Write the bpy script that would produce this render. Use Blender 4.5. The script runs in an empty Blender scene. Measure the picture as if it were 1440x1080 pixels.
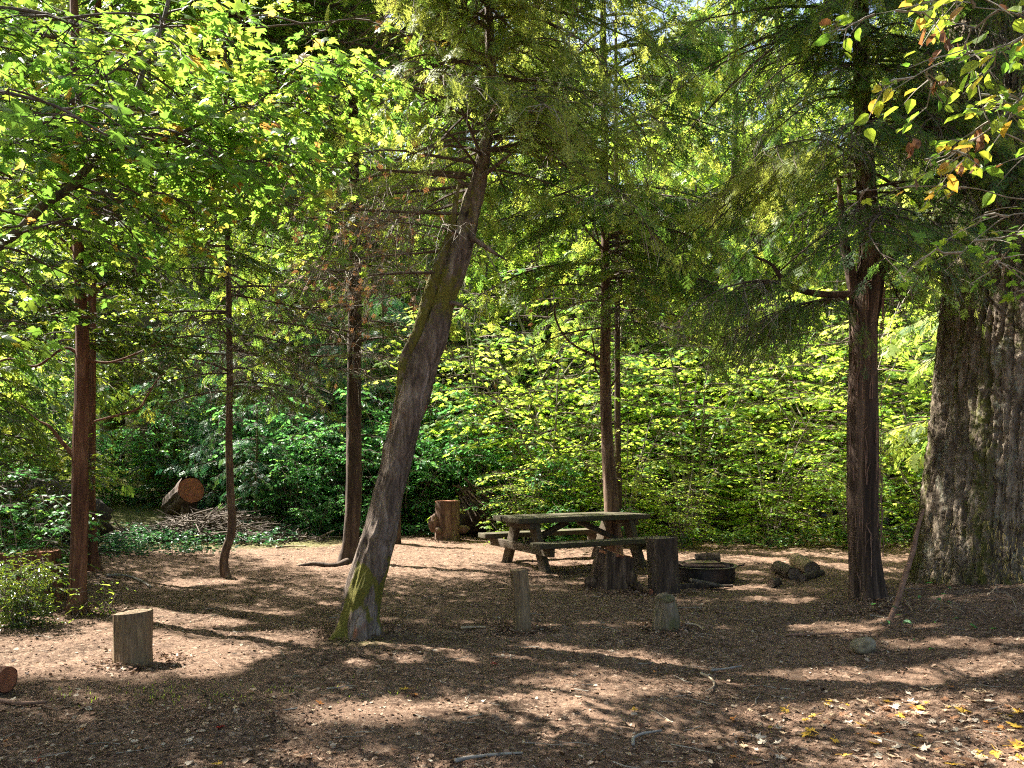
import bpy, bmesh, math, random
import numpy as np
from mathutils import Vector, Matrix

# ------------------------------------------------------------------ camera, sky, sun, exposure
SC = bpy.context.scene
COL = SC.collection
PI = math.pi
FPX, HOR, CAMH = 1120.0, 650.0, 1.6          # focal length and horizon in photo pixels, eye height

cam_d = bpy.data.cameras.new("camera")
cam = bpy.data.objects.new("camera", cam_d); COL.objects.link(cam)
cam.location = (0, 0, CAMH); cam.rotation_euler = (PI/2, 0, 0)
cam_d.sensor_width = 36; cam_d.lens = 28.0
cam_d.shift_y = (HOR-540)/1440.0
cam_d.clip_start = 0.05; cam_d.clip_end = 2000
SC.camera = cam

SUN_EL = math.radians(49)
SH = np.array([-0.86, 0.51]); SH = SH/np.linalg.norm(SH)
SUN = np.array([SH[0]*math.cos(SUN_EL), SH[1]*math.cos(SUN_EL), math.sin(SUN_EL)])   # towards the sun

world = bpy.data.worlds.new("World"); SC.world = world
world.use_nodes = True
wn = world.node_tree.nodes; wl = world.node_tree.links
bg = wn["Background"]
sky = wn.new("ShaderNodeTexSky"); sky.sky_type = 'NISHITA'; sky.sun_disc = False
sky.sun_elevation = SUN_EL; sky.sun_rotation = math.atan2(SH[0], SH[1])
sky.air_density = 1.0; sky.dust_density = 4.0
wl.new(sky.outputs[0], bg.inputs[0]); bg.inputs[1].default_value = 0.075

ld = bpy.data.lights.new("sun", 'SUN'); ld.energy = 5.0; ld.angle = math.radians(0.55)
ld.color = (1.0, 0.95, 0.86)
sun = bpy.data.objects.new("sun", ld); COL.objects.link(sun)
sun.rotation_euler = Vector(tuple(SUN)).to_track_quat('Z', 'Y').to_euler()

SC.view_settings.view_transform = 'Standard'; SC.view_settings.look = 'None'
SC.view_settings.exposure = 2.5; SC.view_settings.gamma = 1.0
SC.render.engine = 'CYCLES'
SC.cycles.max_bounces = 5; SC.cycles.diffuse_bounces = 3; SC.cycles.use_adaptive_sampling = True; SC.cycles.adaptive_threshold = 0.02; SC.cycles.glossy_bounces = 2
SC.cycles.transmission_bounces = 4; SC.cycles.transparent_max_bounces = 4
SC.cycles.use_denoising = False; SC.cycles.pixel_filter_type = 'BLACKMAN_HARRIS'; SC.cycles.filter_width = 1.15
SC.cycles.caustics_reflective = False; SC.cycles.caustics_refractive = False
SC.cycles.sample_clamp_indirect = 6.0

# ------------------------------------------------------------------ noise
def _hash(ix, iy, iz, seed):
    h = (ix*374761393 + iy*668265263 + iz*2147483647 + seed*1274126177) & 0xffffffff
    h = ((h ^ (h >> 13))*1274126177) & 0xffffffff
    h = h ^ (h >> 16)
    return (h & 0xffff)/65535.0
def vnoise(p, seed=0):
    p = np.asarray(p, dtype=np.float64)
    i = np.floor(p).astype(np.int64); f = p-i; f = f*f*(3-2*f)
    x, y, z = i[:, 0], i[:, 1], i[:, 2]
    fx, fy, fz = f[:, 0], f[:, 1], f[:, 2]
    r = 0
    for dx in (0, 1):
        for dy in (0, 1):
            for dz in (0, 1):
                w = (fx if dx else 1-fx)*(fy if dy else 1-fy)*(fz if dz else 1-fz)
                r = r + w*_hash(x+dx, y+dy, z+dz, seed)
    return r
def fbm(p, seed=0, octaves=4, gain=0.5):
    a, s, t = 1.0, 0.0, 0.0
    p = np.asarray(p, dtype=np.float64)
    for k in range(octaves):
        s = s + a*vnoise(p, seed+k*17); t += a; a *= gain; p = p*2.03
    return s/t
def ridged(p, seed=0, octaves=3):
    a, s, t = 1.0, 0.0, 0.0
    p = np.asarray(p, dtype=np.float64)
    for k in range(octaves):
        s = s + a*(1-np.abs(2*vnoise(p, seed+k*31)-1)); t += a; a *= 0.5; p = p*2.1
    return s/t
def sstep(a, b, x):
    t = np.clip((x-a)/(b-a), 0, 1); return t*t*(3-2*t)

# ------------------------------------------------------------------ ground shape and pixel placement
def gh(x, y):
    x = np.asarray(x, dtype=np.float64); y = np.asarray(y, dtype=np.float64)
    z = 0.0*x
    # bank rising to the right at the near right corner and the mound under the big fir
    z = z + 0.34*sstep(1.7, 5.5, x)*(1-sstep(6.6, 10.5, y))*sstep(-2, 3, y)
    z = z + 0.16*np.exp(-(((x-5.5)/1.6)**2+((y-8.9)/1.7)**2))
    # slope climbing at the far left
    z = z + 1.5*sstep(14, 26, y)*sstep(-5, -11, x) + 0.5*sstep(4.4, 8, -x)*sstep(6, 9, y)*(1-sstep(12, 14, y))*0.3
    z = z - 0.5*sstep(17, 24, y)*sstep(1, 6, x)
    z = z + 9*sstep(30, 95, y)
    n = fbm(np.stack([x*0.55, y*0.55, 0*x], -1).reshape(-1, 3), 3, 3).reshape(x.shape)-0.5
    return z + 0.07*n
def px(px_, d):      # world x of a photo column at depth d
    return (px_-720.0)/FPX*d
def pz(py_, d):
    return CAMH-(py_-HOR)/FPX*d
def onground(px_, py_):
    """where the ray through a photo pixel meets the ground"""
    d = CAMH*FPX/max(py_-HOR, 5)
    for _ in range(14):
        g = float(gh(px(px_, d), d))
        d = 0.5*d+0.5*(CAMH-g)*FPX/max(py_-HOR, 5)
    x = px(px_, d)
    return np.array([x, d, float(gh(x, d))])

# ------------------------------------------------------------------ where the sun reaches through the canopy
LIT = []      # (centre, radius, own distance inside which foliage may still stand)
def lit_px(px_, py_, r, own=0.3):
    p = onground(px_, py_); LIT.append((p, r, own))
def lit_at(x, y, z, r, own):
    LIT.append((np.array([x, y, z]), r, own))
def row(a, b, y0, y1, n, r):
    for k in range(n):
        t = k/max(n-1, 1); lit_px(a+(b-a)*t, y0+(y1-y0)*t, r)
row(10, 290, 905, 915, 5, 0.62); row(0, 300, 870, 866, 5, 0.55); row(230, 400, 900, 895, 3, 0.28); row(-60, 150, 940, 945, 3, .3)
row(150, 300, 885, 940, 3, .25)
row(455, 640, 1003, 993, 4, 0.17); row(560, 640, 985, 990, 2, .12)
row(740, 1190, 985, 945, 9, 0.17); row(870, 1000, 950, 948, 4, 0.20)
row(540, 1010, 873, 880, 9, 0.11); row(510, 650, 930, 925, 3, .12)
row(400, 470, 862, 850, 2, .16)
row(560, 700, 778, 790, 4, 0.3); row(640, 720, 770, 776, 3, .2)
row(1030, 1420, 1065, 1040, 9, 0.24); row(1100, 1430, 1010, 985, 8, 0.24); row(1230, 1430, 960, 930, 5, .25)
row(760, 980, 1035, 1020, 5, .10)
row(985, 1240, 772, 785, 6, 0.45); row(1120, 1240, 790, 800, 4, .3)
row(380, 470, 772, 764, 3, .3); row(250, 330, 822, 815, 3, .2)
row(0, 120, 975, 985, 3, .13)
for x_ in np.linspace(-1.5, 12, 10):              # the wall of vine maple behind the camp
    for z_ in (.7, 1.9, 3.2, 4.6):
        lit_at(x_, 17+0.05*x_, z_, 1.2, 3.6)
for p_ in ((-2.6, 5.5, 4.2), (-3.1, 5.2, 3.6), (-1.9, 5.6, 4.6), (-3.6, 5.0, 4.4), (-1.3, 5.8, 4.7)):
    lit_at(*p_, 0.55, 1.1)
for p_ in ((2.6, 4.1, 3.9), (2.8, 4.2, 3.3), (2.9, 4.0, 2.7), (2.2, 4.3, 4.0)):
    lit_at(*p_, 0.35, 0.8)
for p_ in ((3.1, 8.0, 5.0), (3.5, 8.0, 4.6), (2.8, 8.1, 4.7), (-.8, 7.2, 5.2), (-1.1, 7.2, 4.9), (0.2, 7.3, 5.6), (0.0, 12, 4.0), (1.2, 7.8, 5.9)):
    lit_at(*p_, 0.35, 0.6)
for p_ in ((-4.6, 8.4, 1.0), (-0.95, 7.6, 2.9), (-0.85, 7.6, 2.5), (4.9, 7.7, 1.6), (4.8, 7.7, 2.2), (4.9, 7.7, 1.1), (1.6, 12.8, 2.6)):
    lit_at(*p_, 0.22, 0.3)
row(590, 660, 775, 770, 2, .3); lit_at(px(629, 16), 15.9, .7, .35, .4); lit_at(px(269, 17), 16.5, 1.0, .4, .5)
for q_ in ((-4.8, 17.5, 1.2), (-3.8, 17.5, 2.2), (-2.6, 17.3, 1.3), (-2.2, 17.5, 2.6), (-1.2, 16.9, 1.2), (-6.2, 18.0, 2.4), (-5, 18.5, 3.3)):
    lit_at(*q_, .75, 2.6)
for q_ in ((-5.0, 8.4, 2.6), (-4.3, 8.2, 3.0), (-5.4, 8.3, 3.6), (-4.0, 8.4, 3.7), (-5.2, 7.9, .6), (-5.8, 8.6, 2.2)):
    lit_at(*q_, .4, .9)
_r = np.random.default_rng(99)
for k in range(42): lit_at(_r.uniform(-11, -1.5), _r.uniform(15.5, 21), _r.uniform(.6, 6.5), .75, 1.6)
for q_ in ((-3.0, 5.3, 4.6), (-2.2, 5.4, 3.9), (-1.6, 5.8, 4.2), (-3.6, 5.3, 3.4), (-.9, 6.3, 4.6), (-2.6, 5.2, 3.4), (-2.0, 5.0, 4.6), (-3.2, 4.8, 3.9)): lit_at(*q_, .6, .55)
for k in range(46): lit_at(_r.uniform(-5, 7), _r.uniform(7.3, 14), _r.uniform(3.6, 8.0), .36, .8)
for q_ in ((-1.35, 7.3, .5), (-1.25, 7.3, 1.0), (-1.12, 7.3, 1.6), (-.98, 7.3, 2.2), (-.85, 7.3, 2.8), (-4.6, 8.4, 1.6), (-4.6, 8.4, 2.2), (3.7, 8.4, 1.2), (3.7, 8.4, 2.4)): lit_at(*q_, .2, .3)
row(1290, 1430, 905, 900, 4, .22); row(1250, 1300, 870, 880, 2, .15)
for q_ in ((4.9, 8.3, 1.0), (5.1, 8.2, 1.7), (4.85, 8.4, 2.4), (5.3, 8.1, 2.9), (5.6, 8.0, 1.3), (5.2, 8.1, .5), (5.7, 8.0, 2.2)): lit_at(*q_, .27, .3)
LC = np.array([l[0] for l in LIT]); LR = np.array([l[1] for l in LIT]); LO = np.array([l[2] for l in LIT])
def sun_ok(P, rng, extra=0.0):
    """True where a clump at P would not stand in one of the openings"""
    P = np.atleast_2d(P)
    ok = np.ones(len(P), bool)
    for s in range(0, len(P), 20000):
        D = P[s:s+20000, None, :]-LC[None]
        t = D@SUN
        perp = np.linalg.norm(D-t[..., None]*SUN, axis=-1)
        j = rng.uniform(0.75, 1.1, (D.shape[0], 1))
        ok[s:s+20000] = ~((t > LO[None]) & (perp < LR[None]*j+extra)).any(1)
    return ok

# ------------------------------------------------------------------ mesh building
def to_mesh(name, V, tris=None, quads=None, mats=(), tmi=None, qmi=None, attrs=None, smooth=True):
    me = bpy.data.meshes.new(name)
    V = np.ascontiguousarray(V, dtype=np.float32)
    loops = []; starts = []; mi = []
    n = 0
    if tris is not None and len(tris):
        tris = np.asarray(tris, dtype=np.int32); loops.append(tris.ravel())
        starts.append(np.arange(len(tris), dtype=np.int32)*3); n = tris.size
        mi.append(np.zeros(len(tris), np.int32) if tmi is None else np.asarray(tmi, dtype=np.int32))
    if quads is not None and len(quads):
        quads = np.asarray(quads, dtype=np.int32); loops.append(quads.ravel())
        starts.append(n+np.arange(len(quads), dtype=np.int32)*4)
        mi.append(np.zeros(len(quads), np.int32) if qmi is None else np.asarray(qmi, dtype=np.int32))
    loops = np.concatenate(loops); starts = np.concatenate(starts); mi = np.concatenate(mi)
    me.vertices.add(len(V)); me.vertices.foreach_set("co", V.ravel())
    me.loops.add(len(loops)); me.loops.foreach_set("vertex_index", loops)
    me.polygons.add(len(starts)); me.polygons.foreach_set("loop_start", starts)
    me.polygons.foreach_set("material_index", mi)
    me.update(calc_edges=True)
    if smooth:
        me.polygons.foreach_set("use_smooth", np.ones(len(starts), bool))
    else:
        me.polygons.foreach_set("use_smooth", np.zeros(len(starts), bool))
    for m in mats: me.materials.append(m)
    if attrs:
        for k, a in attrs.items():
            at = me.attributes.new(k, 'FLOAT', 'POINT')
            at.data.foreach_set("value", np.ascontiguousarray(a, dtype=np.float32))
    return me

class Geo:
    """collects tubes and repeated small shapes of one part into one mesh"""
    def __init__(self): self.V = []; self.T = []; self.M = []; self.R = []; self.n = 0
    def raw(self, V, T, mat, rnd):
        if len(V) == 0: return
        self.V.append(V); self.T.append(T+self.n); self.M.append(np.full(len(T), mat, np.int32))
        self.R.append(np.broadcast_to(rnd, (len(V),)).astype(np.float32)); self.n += len(V)
    def inst(self, tV, tT, P, Y, Z, s, mat, rnd):
        """template with its length along Y and its face towards Z"""
        k = len(P)
        if k == 0: return
        Y = Y/np.maximum(np.linalg.norm(Y, axis=1, keepdims=True), 1e-9)
        X = np.cross(Y, Z); X /= np.maximum(np.linalg.norm(X, axis=1, keepdims=True), 1e-9)
        Z = np.cross(X, Y)
        s = np.broadcast_to(np.asarray(s, dtype=float), (k,))[:, None, None]
        W = P[:, None, :]+s*(tV[None, :, 0:1]*X[:, None]+tV[None, :, 1:2]*Y[:, None]+tV[None, :, 2:3]*Z[:, None])
        T = (tT[None]+(np.arange(k)*len(tV))[:, None, None]).reshape(-1, 3)
        self.raw(W.reshape(-1, 3), T, mat, np.repeat(np.broadcast_to(rnd, (k,)), len(tV)))
    def tubes(self, L, rad, mat, rnd=0.5, sides=3):
        """L (k,m,3) polylines, rad (k,m)"""
        L = np.asarray(L, dtype=float)
        if len(L) == 0: return
        k, m, _ = L.shape
        T = np.gradient(L, axis=1); T /= np.maximum(np.linalg.norm(T, axis=2, keepdims=True), 1e-9)
        ref = np.where(np.abs(T[..., 2:3]) > 0.9, np.array([1.0, 0, 0]), np.array([0, 0, 1.0]))
        A = np.cross(T, ref); A /= np.maximum(np.linalg.norm(A, axis=2, keepdims=True), 1e-9)
        B = np.cross(T, A)
        th = np.arange(sides)*2*PI/sides
        ring = L[:, :, None]+rad[:, :, None, None]*(np.cos(th)[None, None, :, None]*A[:, :, None]+np.sin(th)[None, None, :, None]*B[:, :, None])
        V = ring.reshape(-1, 3)
        i = np.arange(m-1)[:, None]*sides+np.arange(sides)[None]
        j = np.arange(m-1)[:, None]*sides+(np.arange(sides)[None]+1) % sides
        q = np.stack([i, j, j+sides, i, j+sides, i+sides], -1).reshape(-1, 3)
        Tt = (q[None]+(np.arange(k)*m*sides)[:, None, None]).reshape(-1, 3)
        self.raw(V, Tt, mat, np.repeat(np.broadcast_to(rnd, (k,)), m*sides))
    def mesh(self, name, mats, base, smooth=False):
        V = np.concatenate(self.V)-np.asarray(base)[None]
        return to_mesh(name, V, np.concatenate(self.T), None, mats, np.concatenate(self.M), None,
                       {"rnd": np.concatenate(self.R)}, smooth)

def setp(o, label=None, cat=None, group=None, kind=None):
    if label: o["label"] = label
    if cat: o["category"] = cat
    if group: o["group"] = group
    if kind: o["kind"] = kind
    return o
def thing(name, label, cat, loc, group=None):
    o = bpy.data.objects.new(name, None); COL.objects.link(o)
    o.location = tuple(float(v) for v in loc); o.empty_display_size = 0.2
    return setp(o, label, cat, group)
def part(name, me, parent=None, loc=(0, 0, 0), label=None):
    o = bpy.data.objects.new(name, me); COL.objects.link(o)
    if parent: o.parent = parent
    o.location = tuple(float(v) for v in loc)
    if label: o["label"] = label
    return o
def copy_thing(o, loc, rz, sc, label=None, group=None):
    c = o.copy(); COL.objects.link(c)
    c.location = tuple(float(v) for v in loc); c.rotation_euler = (0, 0, rz)
    c.scale = (sc, sc, sc) if np.isscalar(sc) else tuple(sc)
    for ch in list(o.children):
        d = ch.copy(); COL.objects.link(d); d.parent = c
    if label: c["label"] = label
    if group: c["group"] = group
    return c

# ------------------------------------------------------------------ materials
def mat(name):
    m = bpy.data.materials.new(name); m.use_nodes = True
    return m, m.node_tree.nodes, m.node_tree.links, m.node_tree.nodes["Principled BSDF"]
def ramp(n, l, src, stops, interp='LINEAR'):
    r = n.new("ShaderNodeValToRGB"); e = r.color_ramp.elements; r.color_ramp.interpolation = interp
    while len(e) < len(stops): e.new(0.5)
    for i, (p, c) in enumerate(stops):
        e[i].position = p; e[i].color = (*c, 1) if len(c) == 3 else c
    l.new(src, r.inputs[0]); return r.outputs[0]
def noise(n, l, scale, detail=4, rough=0.55, vec=None, dist=0.0):
    t = n.new("ShaderNodeTexNoise"); t.inputs["Scale"].default_value = scale
    t.inputs["Detail"].default_value = detail; t.inputs["Roughness"].default_value = rough
    t.inputs["Distortion"].default_value = dist
    if vec is not None: l.new(vec, t.inputs["Vector"])
    return t.outputs[0]
def coords(n, l, sx=1, sy=1, sz=1):
    c = n.new("ShaderNodeTexCoord"); mp = n.new("ShaderNodeMapping"); mp.inputs["Scale"].default_value = (sx, sy, sz)
    l.new(c.outputs["Object"], mp.inputs["Vector"]); return mp.outputs[0]
def mixc(n, l, fac, a, b, mode='MIX'):
    m = n.new("ShaderNodeMix"); m.data_type = 'RGBA'; m.blend_type = mode
    for s, v in ((m.inputs[0], fac), (m.inputs[6], a), (m.inputs[7], b)):
        if isinstance(v, (int, float)): s.default_value = v
        elif isinstance(v, tuple): s.default_value = (*v, 1)
        else: l.new(v, s)
    return m.outputs[2]
def bump(n, l, h, bs, strength=0.5, dist=0.01):
    b = n.new("ShaderNodeBump"); b.inputs["Strength"].default_value = strength; b.inputs["Distance"].default_value = dist
    l.new(h, b.inputs["Height"]); l.new(b.outputs[0], bs.inputs["Normal"]); return b
def attr(n, name):
    a = n.new("ShaderNodeAttribute"); a.attribute_name = name; return a.outputs["Fac"]

def leaf_mat(name, stops, tstops, rough=0.5, spec=0.35, tfac=0.5):
    """thin leaf: reflects with one colour and lets light through with another"""
    m, n, l, bs = mat(name)
    a = attr(n, "rnd")
    c = ramp(n, l, a, stops); t = ramp(n, l, a, tstops)
    l.new(c, bs.inputs["Base Color"]); bs.inputs["Roughness"].default_value = rough
    bs.inputs["Specular IOR Level"].default_value = spec
    tr = n.new("ShaderNodeBsdfTranslucent"); l.new(t, tr.inputs[0])
    mx = n.new("ShaderNodeMixShader"); mx.inputs[0].default_value = tfac
    l.new(bs.outputs[0], mx.inputs[1]); l.new(tr.outputs[0], mx.inputs[2])
    l.new(mx.outputs[0], n["Material Output"].inputs[0])
    return m
M = {}
M['maple'] = leaf_mat("maple_leaf", [(0, (.07, .14, .045)), (.5, (.11, .20, .055)), (.82, (.19, .26, .05)), (.93, (.36, .27, .04)), (1, (.38, .14, .05))],
                      [(0, (.13, .30, .04)), (.5, (.26, .45, .05)), (.82, (.46, .56, .06)), (.93, (.80, .58, .10)), (1, (.6, .28, .07))], .42, .4, .55)
M['vine_maple'] = leaf_mat("vine_maple_leaf", [(0, (.08, .17, .02)), (.5, (.14, .24, .025)), (.85, (.21, .29, .03)), (1, (.38, .33, .05))],
                      [(0, (.26, .48, .03)), (.5, (.50, .68, .06)), (.85, (.66, .80, .12)), (1, (.88, .74, .14))], .5, .35, .62)
M['vine_green'] = leaf_mat("green_vine_maple_leaf", [(0, (.05, .14, .03)), (.6, (.10, .22, .04)), (1, (.25, .30, .04))],
                      [(0, (.12, .34, .04)), (.6, (.28, .52, .06)), (1, (.62, .66, .08))], .5, .35, .5)
M['cover'] = leaf_mat("ground_cover_leaf", [(0, (.02, .07, .04)), (.6, (.045, .12, .05)), (1, (.12, .19, .06))],
                      [(0, (.03, .12, .04)), (.6, (.08, .22, .05)), (1, (.3, .4, .07))], .45, .4, .35)
M['cool'] = leaf_mat("dogwood_leaf", [(0, (.04, .14, .06)), (.6, (.08, .23, .08)), (1, (.17, .30, .07))],
                      [(0, (.07, .28, .07)), (.6, (.17, .45, .09)), (1, (.40, .55, .09))], .45, .4, .45)
M['evergreen_leaf'] = leaf_mat("glossy_leaf", [(0, (.030, .075, .025)), (.6, (.065, .12, .03)), (.9, (.13, .17, .03)), (1, (.4, .3, .06))],
                      [(0, (.07, .15, .01)), (.6, (.20, .30, .02)), (.9, (.42, .45, .04)), (1, (.7, .5, .06))], .28, .6, .35)
M['needle'] = leaf_mat("fir_needles", [(0, (.045, .10, .038)), (.5, (.085, .155, .040)), (.85, (.15, .22, .045)), (1, (.26, .29, .06))],
                      [(0, (.09, .21, .04)), (.5, (.23, .39, .05)), (.85, (.46, .58, .07)), (1, (.66, .70, .10))], .5, .3, .5)
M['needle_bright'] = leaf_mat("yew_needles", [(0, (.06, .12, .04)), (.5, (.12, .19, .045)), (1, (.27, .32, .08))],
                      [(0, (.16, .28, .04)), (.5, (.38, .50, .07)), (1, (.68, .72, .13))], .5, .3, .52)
M['needle_cool'] = leaf_mat("young_fir_needles", [(0, (.02, .08, .045)), (.6, (.04, .13, .06)), (1, (.09, .19, .06))],
                      [(0, (.03, .13, .05)), (.6, (.07, .22, .07)), (1, (.2, .36, .07))], .5, .3, .35)
M['dead_needle'] = leaf_mat("dead_needles", [(0, (.20, .09, .04)), (1, (.36, .20, .10))], [(0, (.25, .10, .04)), (1, (.45, .22, .08))], .7, .2, .3)
M['autumn'] = leaf_mat("autumn_leaf", [(0, (.09, .19, .03)), (.45, (.19, .26, .03)), (.6, (.50, .33, .05)), (.8, (.32, .15, .06)), (1, (.15, .07, .035))],
                      [(0, (.22, .44, .04)), (.45, (.50, .60, .05)), (.6, (.85, .55, .06)), (.8, (.45, .2, .06)), (1, (.12, .05, .02))], .45, .35, .5)

def simple(name, stops, scale=20, rough=.85, b=.4, bd=.004, sx=1, sy=1, sz=1, detail=5, dist=0.0):
    m, n, l, bs = mat(name)
    v = coords(n, l, sx, sy, sz)
    f = noise(n, l, scale, detail, .6, v, dist)
    l.new(ramp(n, l, f, stops), bs.inputs["Base Color"]); bs.inputs["Roughness"].default_value = rough
    bs.inputs["Specular IOR Level"].default_value = 0.25
    bump(n, l, f, bs, b, bd)
    return m
M['twig'] = simple("twig_bark", [(.3, (.05, .035, .025)), (.7, (.13, .10, .075))], 30)
M['brush'] = simple("brush_sticks", [(.35, (.06, .045, .035)), (.6, (.14, .11, .085)), (.75, (.30, .26, .21))], 3)
M['lichen_twig'] = simple("lichen_twig", [(.3, (.13, .10, .075)), (.7, (.27, .24, .19))], 12)
M['branch'] = simple("branch_bark", [(.3, (.045, .030, .022)), (.7, (.13, .095, .07))], 25)
M['grey_branch'] = simple("grey_branch_bark", [(.3, (.14, .12, .09)), (.7, (.32, .29, .24))], 14)

def bark_mat(name, dark, midc, light, scale=9, stretch=.14, bstr=.9, bdist=.02, mosscol=(.055, .065, .012), lichen=None, scar=None):
    m, n, l, bs = mat(name)
    v = coords(n, l, 1, 1, stretch)
    f = noise(n, l, scale, 8, .65, v, .6)
    g = noise(n, l, scale*4.5, 6, .7, v, .3)
    w = coords(n, l, 1, 1, .5)
    big = noise(n, l, 2.2, 3, .5, w)
    col = ramp(n, l, f, [(.30, dark), (.50, midc), (.70, light)])
    col2 = ramp(n, l, g, [(.35, (.45, .45, .45)), (.62, (1.15, 1.15, 1.15))])
    col = mixc(n, l, .8, col, col2, 'MULTIPLY')
    col = mixc(n, l, .7, col, ramp(n, l, big, [(.35, (.7, .68, .66)), (.65, (1.25, 1.22, 1.2))]), 'MULTIPLY')
    if lichen is not None:
        li = noise(n, l, 6.5, 7, .7, coords(n, l, 1, 1, .55), .5)
        col = mixc(n, l, ramp(n, l, li, [(.56, (0, 0, 0)), (.66, (.8, .8, .8))]), col, lichen)
    if scar is not None:
        s = noise(n, l, 3.1, 3, .5, coords(n, l, 1, 1, .45), .3)
        col = mixc(n, l, ramp(n, l, s, [(.64, (0, 0, 0)), (.68, (.9, .9, .9))]), col, scar)
    mo = attr(n, "moss")
    mn = noise(n, l, 14, 6, .7, coords(n, l, 1, 1, .6))
    add = n.new("ShaderNodeMath"); add.operation = 'ADD'; l.new(mo, add.inputs[0]); l.new(mn, add.inputs[1])
    mf = ramp(n, l, add.outputs[0], [(.80, (0, 0, 0)), (.95, (1, 1, 1))])
    mc = noise(n, l, 90, 3, .6, coords(n, l))
    mcol = ramp(n, l, mc, [(.3, tuple(c*.55 for c in mosscol)), (.7, tuple(c*1.7 for c in mosscol))])
    col = mixc(n, l, mf, col, mcol)
    l.new(col, bs.inputs["Base Color"]); bs.inputs["Roughness"].default_value = .88
    bs.inputs["Specular IOR Level"].default_value = .25
    hh = n.new("ShaderNodeMath"); hh.operation = 'MULTIPLY_ADD'; hh.inputs[1].default_value = .35
    l.new(g, hh.inputs[0]); l.new(f, hh.inputs[2])
    bump(n, l, hh.outputs[0], bs, bstr, bdist)
    return m
M['bark_lean'] = bark_mat("leaning_trunk_bark", (.024, .017, .013), (.15, .112, .088), (.35, .29, .245), 12, .26, 1, .025, (.11, .10, .018), scar=(.24, .09, .045))
M['bark_fir'] = bark_mat("old_fir_bark", (.028, .021, .015), (.20, .155, .11), (.42, .35, .27), 15, .25, 1, .04, (.085, .085, .02), lichen=(.30, .31, .23))
M['bark_cedar'] = bark_mat("cedar_bark", (.018, .012, .009), (.075, .048, .033), (.21, .14, .095), 11, .05, 1, .015, (.06, .06, .02))
M['bark_red'] = bark_mat("red_peeling_bark", (.030, .015, .011), (.15, .068, .042), (.27, .145, .092), 11, .12, .8, .012, (.08, .08, .02))
M['bark_dark'] = bark_mat("dark_bark", (.025, .018, .014), (.075, .052, .038), (.15, .11, .08), 12, .18, .9, .012, (.05, .055, .015))
M['bark_pine'] = bark_mat("brown_bark", (.045, .028, .020), (.15, .095, .065), (.27, .19, .135), 14, .15, .9, .012, (.08, .085, .02))
M['bark_far'] = bark_mat("grey_brown_bark", (.04, .032, .026), (.11, .09, .07), (.19, .16, .13), 8, .15, .7, .02)

def wood_mat(name, dark, light, tint=(.07, .09, .03), tintf=.5, grain='x', scale=6):
    m, n, l, bs = mat(name)
    s = (.12, 1.6, 1.6) if grain == 'x' else (1.6, 1.6, .10)
    v = coords(n, l, *s)
    f = noise(n, l, scale*3, 8, .65, v, 1.2)
    g = noise(n, l, scale*14, 4, .6, v, .4)
    col = ramp(n, l, f, [(.30, dark), (.68, light)])
    col = mixc(n, l, .6, col, ramp(n, l, g, [(.3, (.5, .5, .5)), (.6, (1.1, 1.1, 1.1))]), 'MULTIPLY')
    t = noise(n, l, 5, 5, .65, coords(n, l))
    col = mixc(n, l, ramp(n, l, t, [(.45, (0, 0, 0)), (.68, (tintf, tintf, tintf))]), col, tint)
    l.new(col, bs.inputs["Base Color"]); bs.inputs["Roughness"].default_value = .8; bs.inputs["Specular IOR Level"].default_value = .3
    hh = n.new("ShaderNodeMath"); hh.operation = 'ADD'; l.new(f, hh.inputs[0]); l.new(g, hh.inputs[1])
    bump(n, l, hh.outputs[0], bs, .7, .006)
    return m
M['table'] = wood_mat("mossy_weathered_board", (.028, .022, .014), (.115, .092, .058), (.070, .075, .022), .7)
M['table_leg'] = wood_mat("weathered_beam", (.032, .022, .014), (.13, .095, .06), (.06, .06, .022), .3)
M['post'] = wood_mat("weathered_post", (.07, .045, .024), (.30, .215, .125), (.16, .10, .05), .35, 'z', 7)
M['post_mossy'] = wood_mat("mossy_post", (.06, .042, .026), (.28, .215, .14), (.07, .08, .015), .8, 'z', 7)
M['charred'] = simple("charred_wood", [(.35, (.018, .014, .012)), (.65, (.06, .045, .035)), (.8, (.16, .13, .11))], 18, .8, .9, .01)
M['pale_wood'] = simple("pale_dead_wood", [(.3, (.24, .17, .11)), (.7, (.45, .36, .25))], 16, .85, .7, .008)
M['grey_wood'] = simple("grey_dead_wood", [(.3, (.15, .13, .11)), (.7, (.34, .31, .27))], 12, .85, .7, .008, 1, 1, 1)
M['stick_wood'] = simple("brown_stick", [(.3, (.11, .06, .04)), (.7, (.27, .16, .11))], 20, .85, .7, .006)
def ring_mat(name, dark, light, scale=28):
    m, n, l, bs = mat(name)
    v = coords(n, l)
    w = n.new("ShaderNodeTexWave"); w.wave_type = 'RINGS'; w.rings_direction = 'Z'
    w.inputs["Scale"].default_value = scale; w.inputs["Distortion"].default_value = 3; w.inputs["Detail"].default_value = 3
    l.new(v, w.inputs[0])
    big = noise(n, l, 7, 4, .6, v)
    col = ramp(n, l, w.outputs[1], [(.2, dark), (.8, light)])
    col = mixc(n, l, .8, col, ramp(n, l, big, [(.35, (.5, .48, .46)), (.65, (1.15, 1.1, 1.05))]), 'MULTIPLY')
    l.new(col, bs.inputs["Base Color"]); bs.inputs["Roughness"].default_value = .8
    bump(n, l, w.outputs[1], bs, .5, .004)
    return m
M['cut_red'] = ring_mat("fresh_cut_wood", (.20, .065, .032), (.40, .145, .07))
M['cut_grey'] = ring_mat("old_cut_wood", (.10, .07, .05), (.24, .18, .13))
m, n, l, bs = mat("steel_ring"); f = noise(n, l, 9, 6, .6, coords(n, l))
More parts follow.
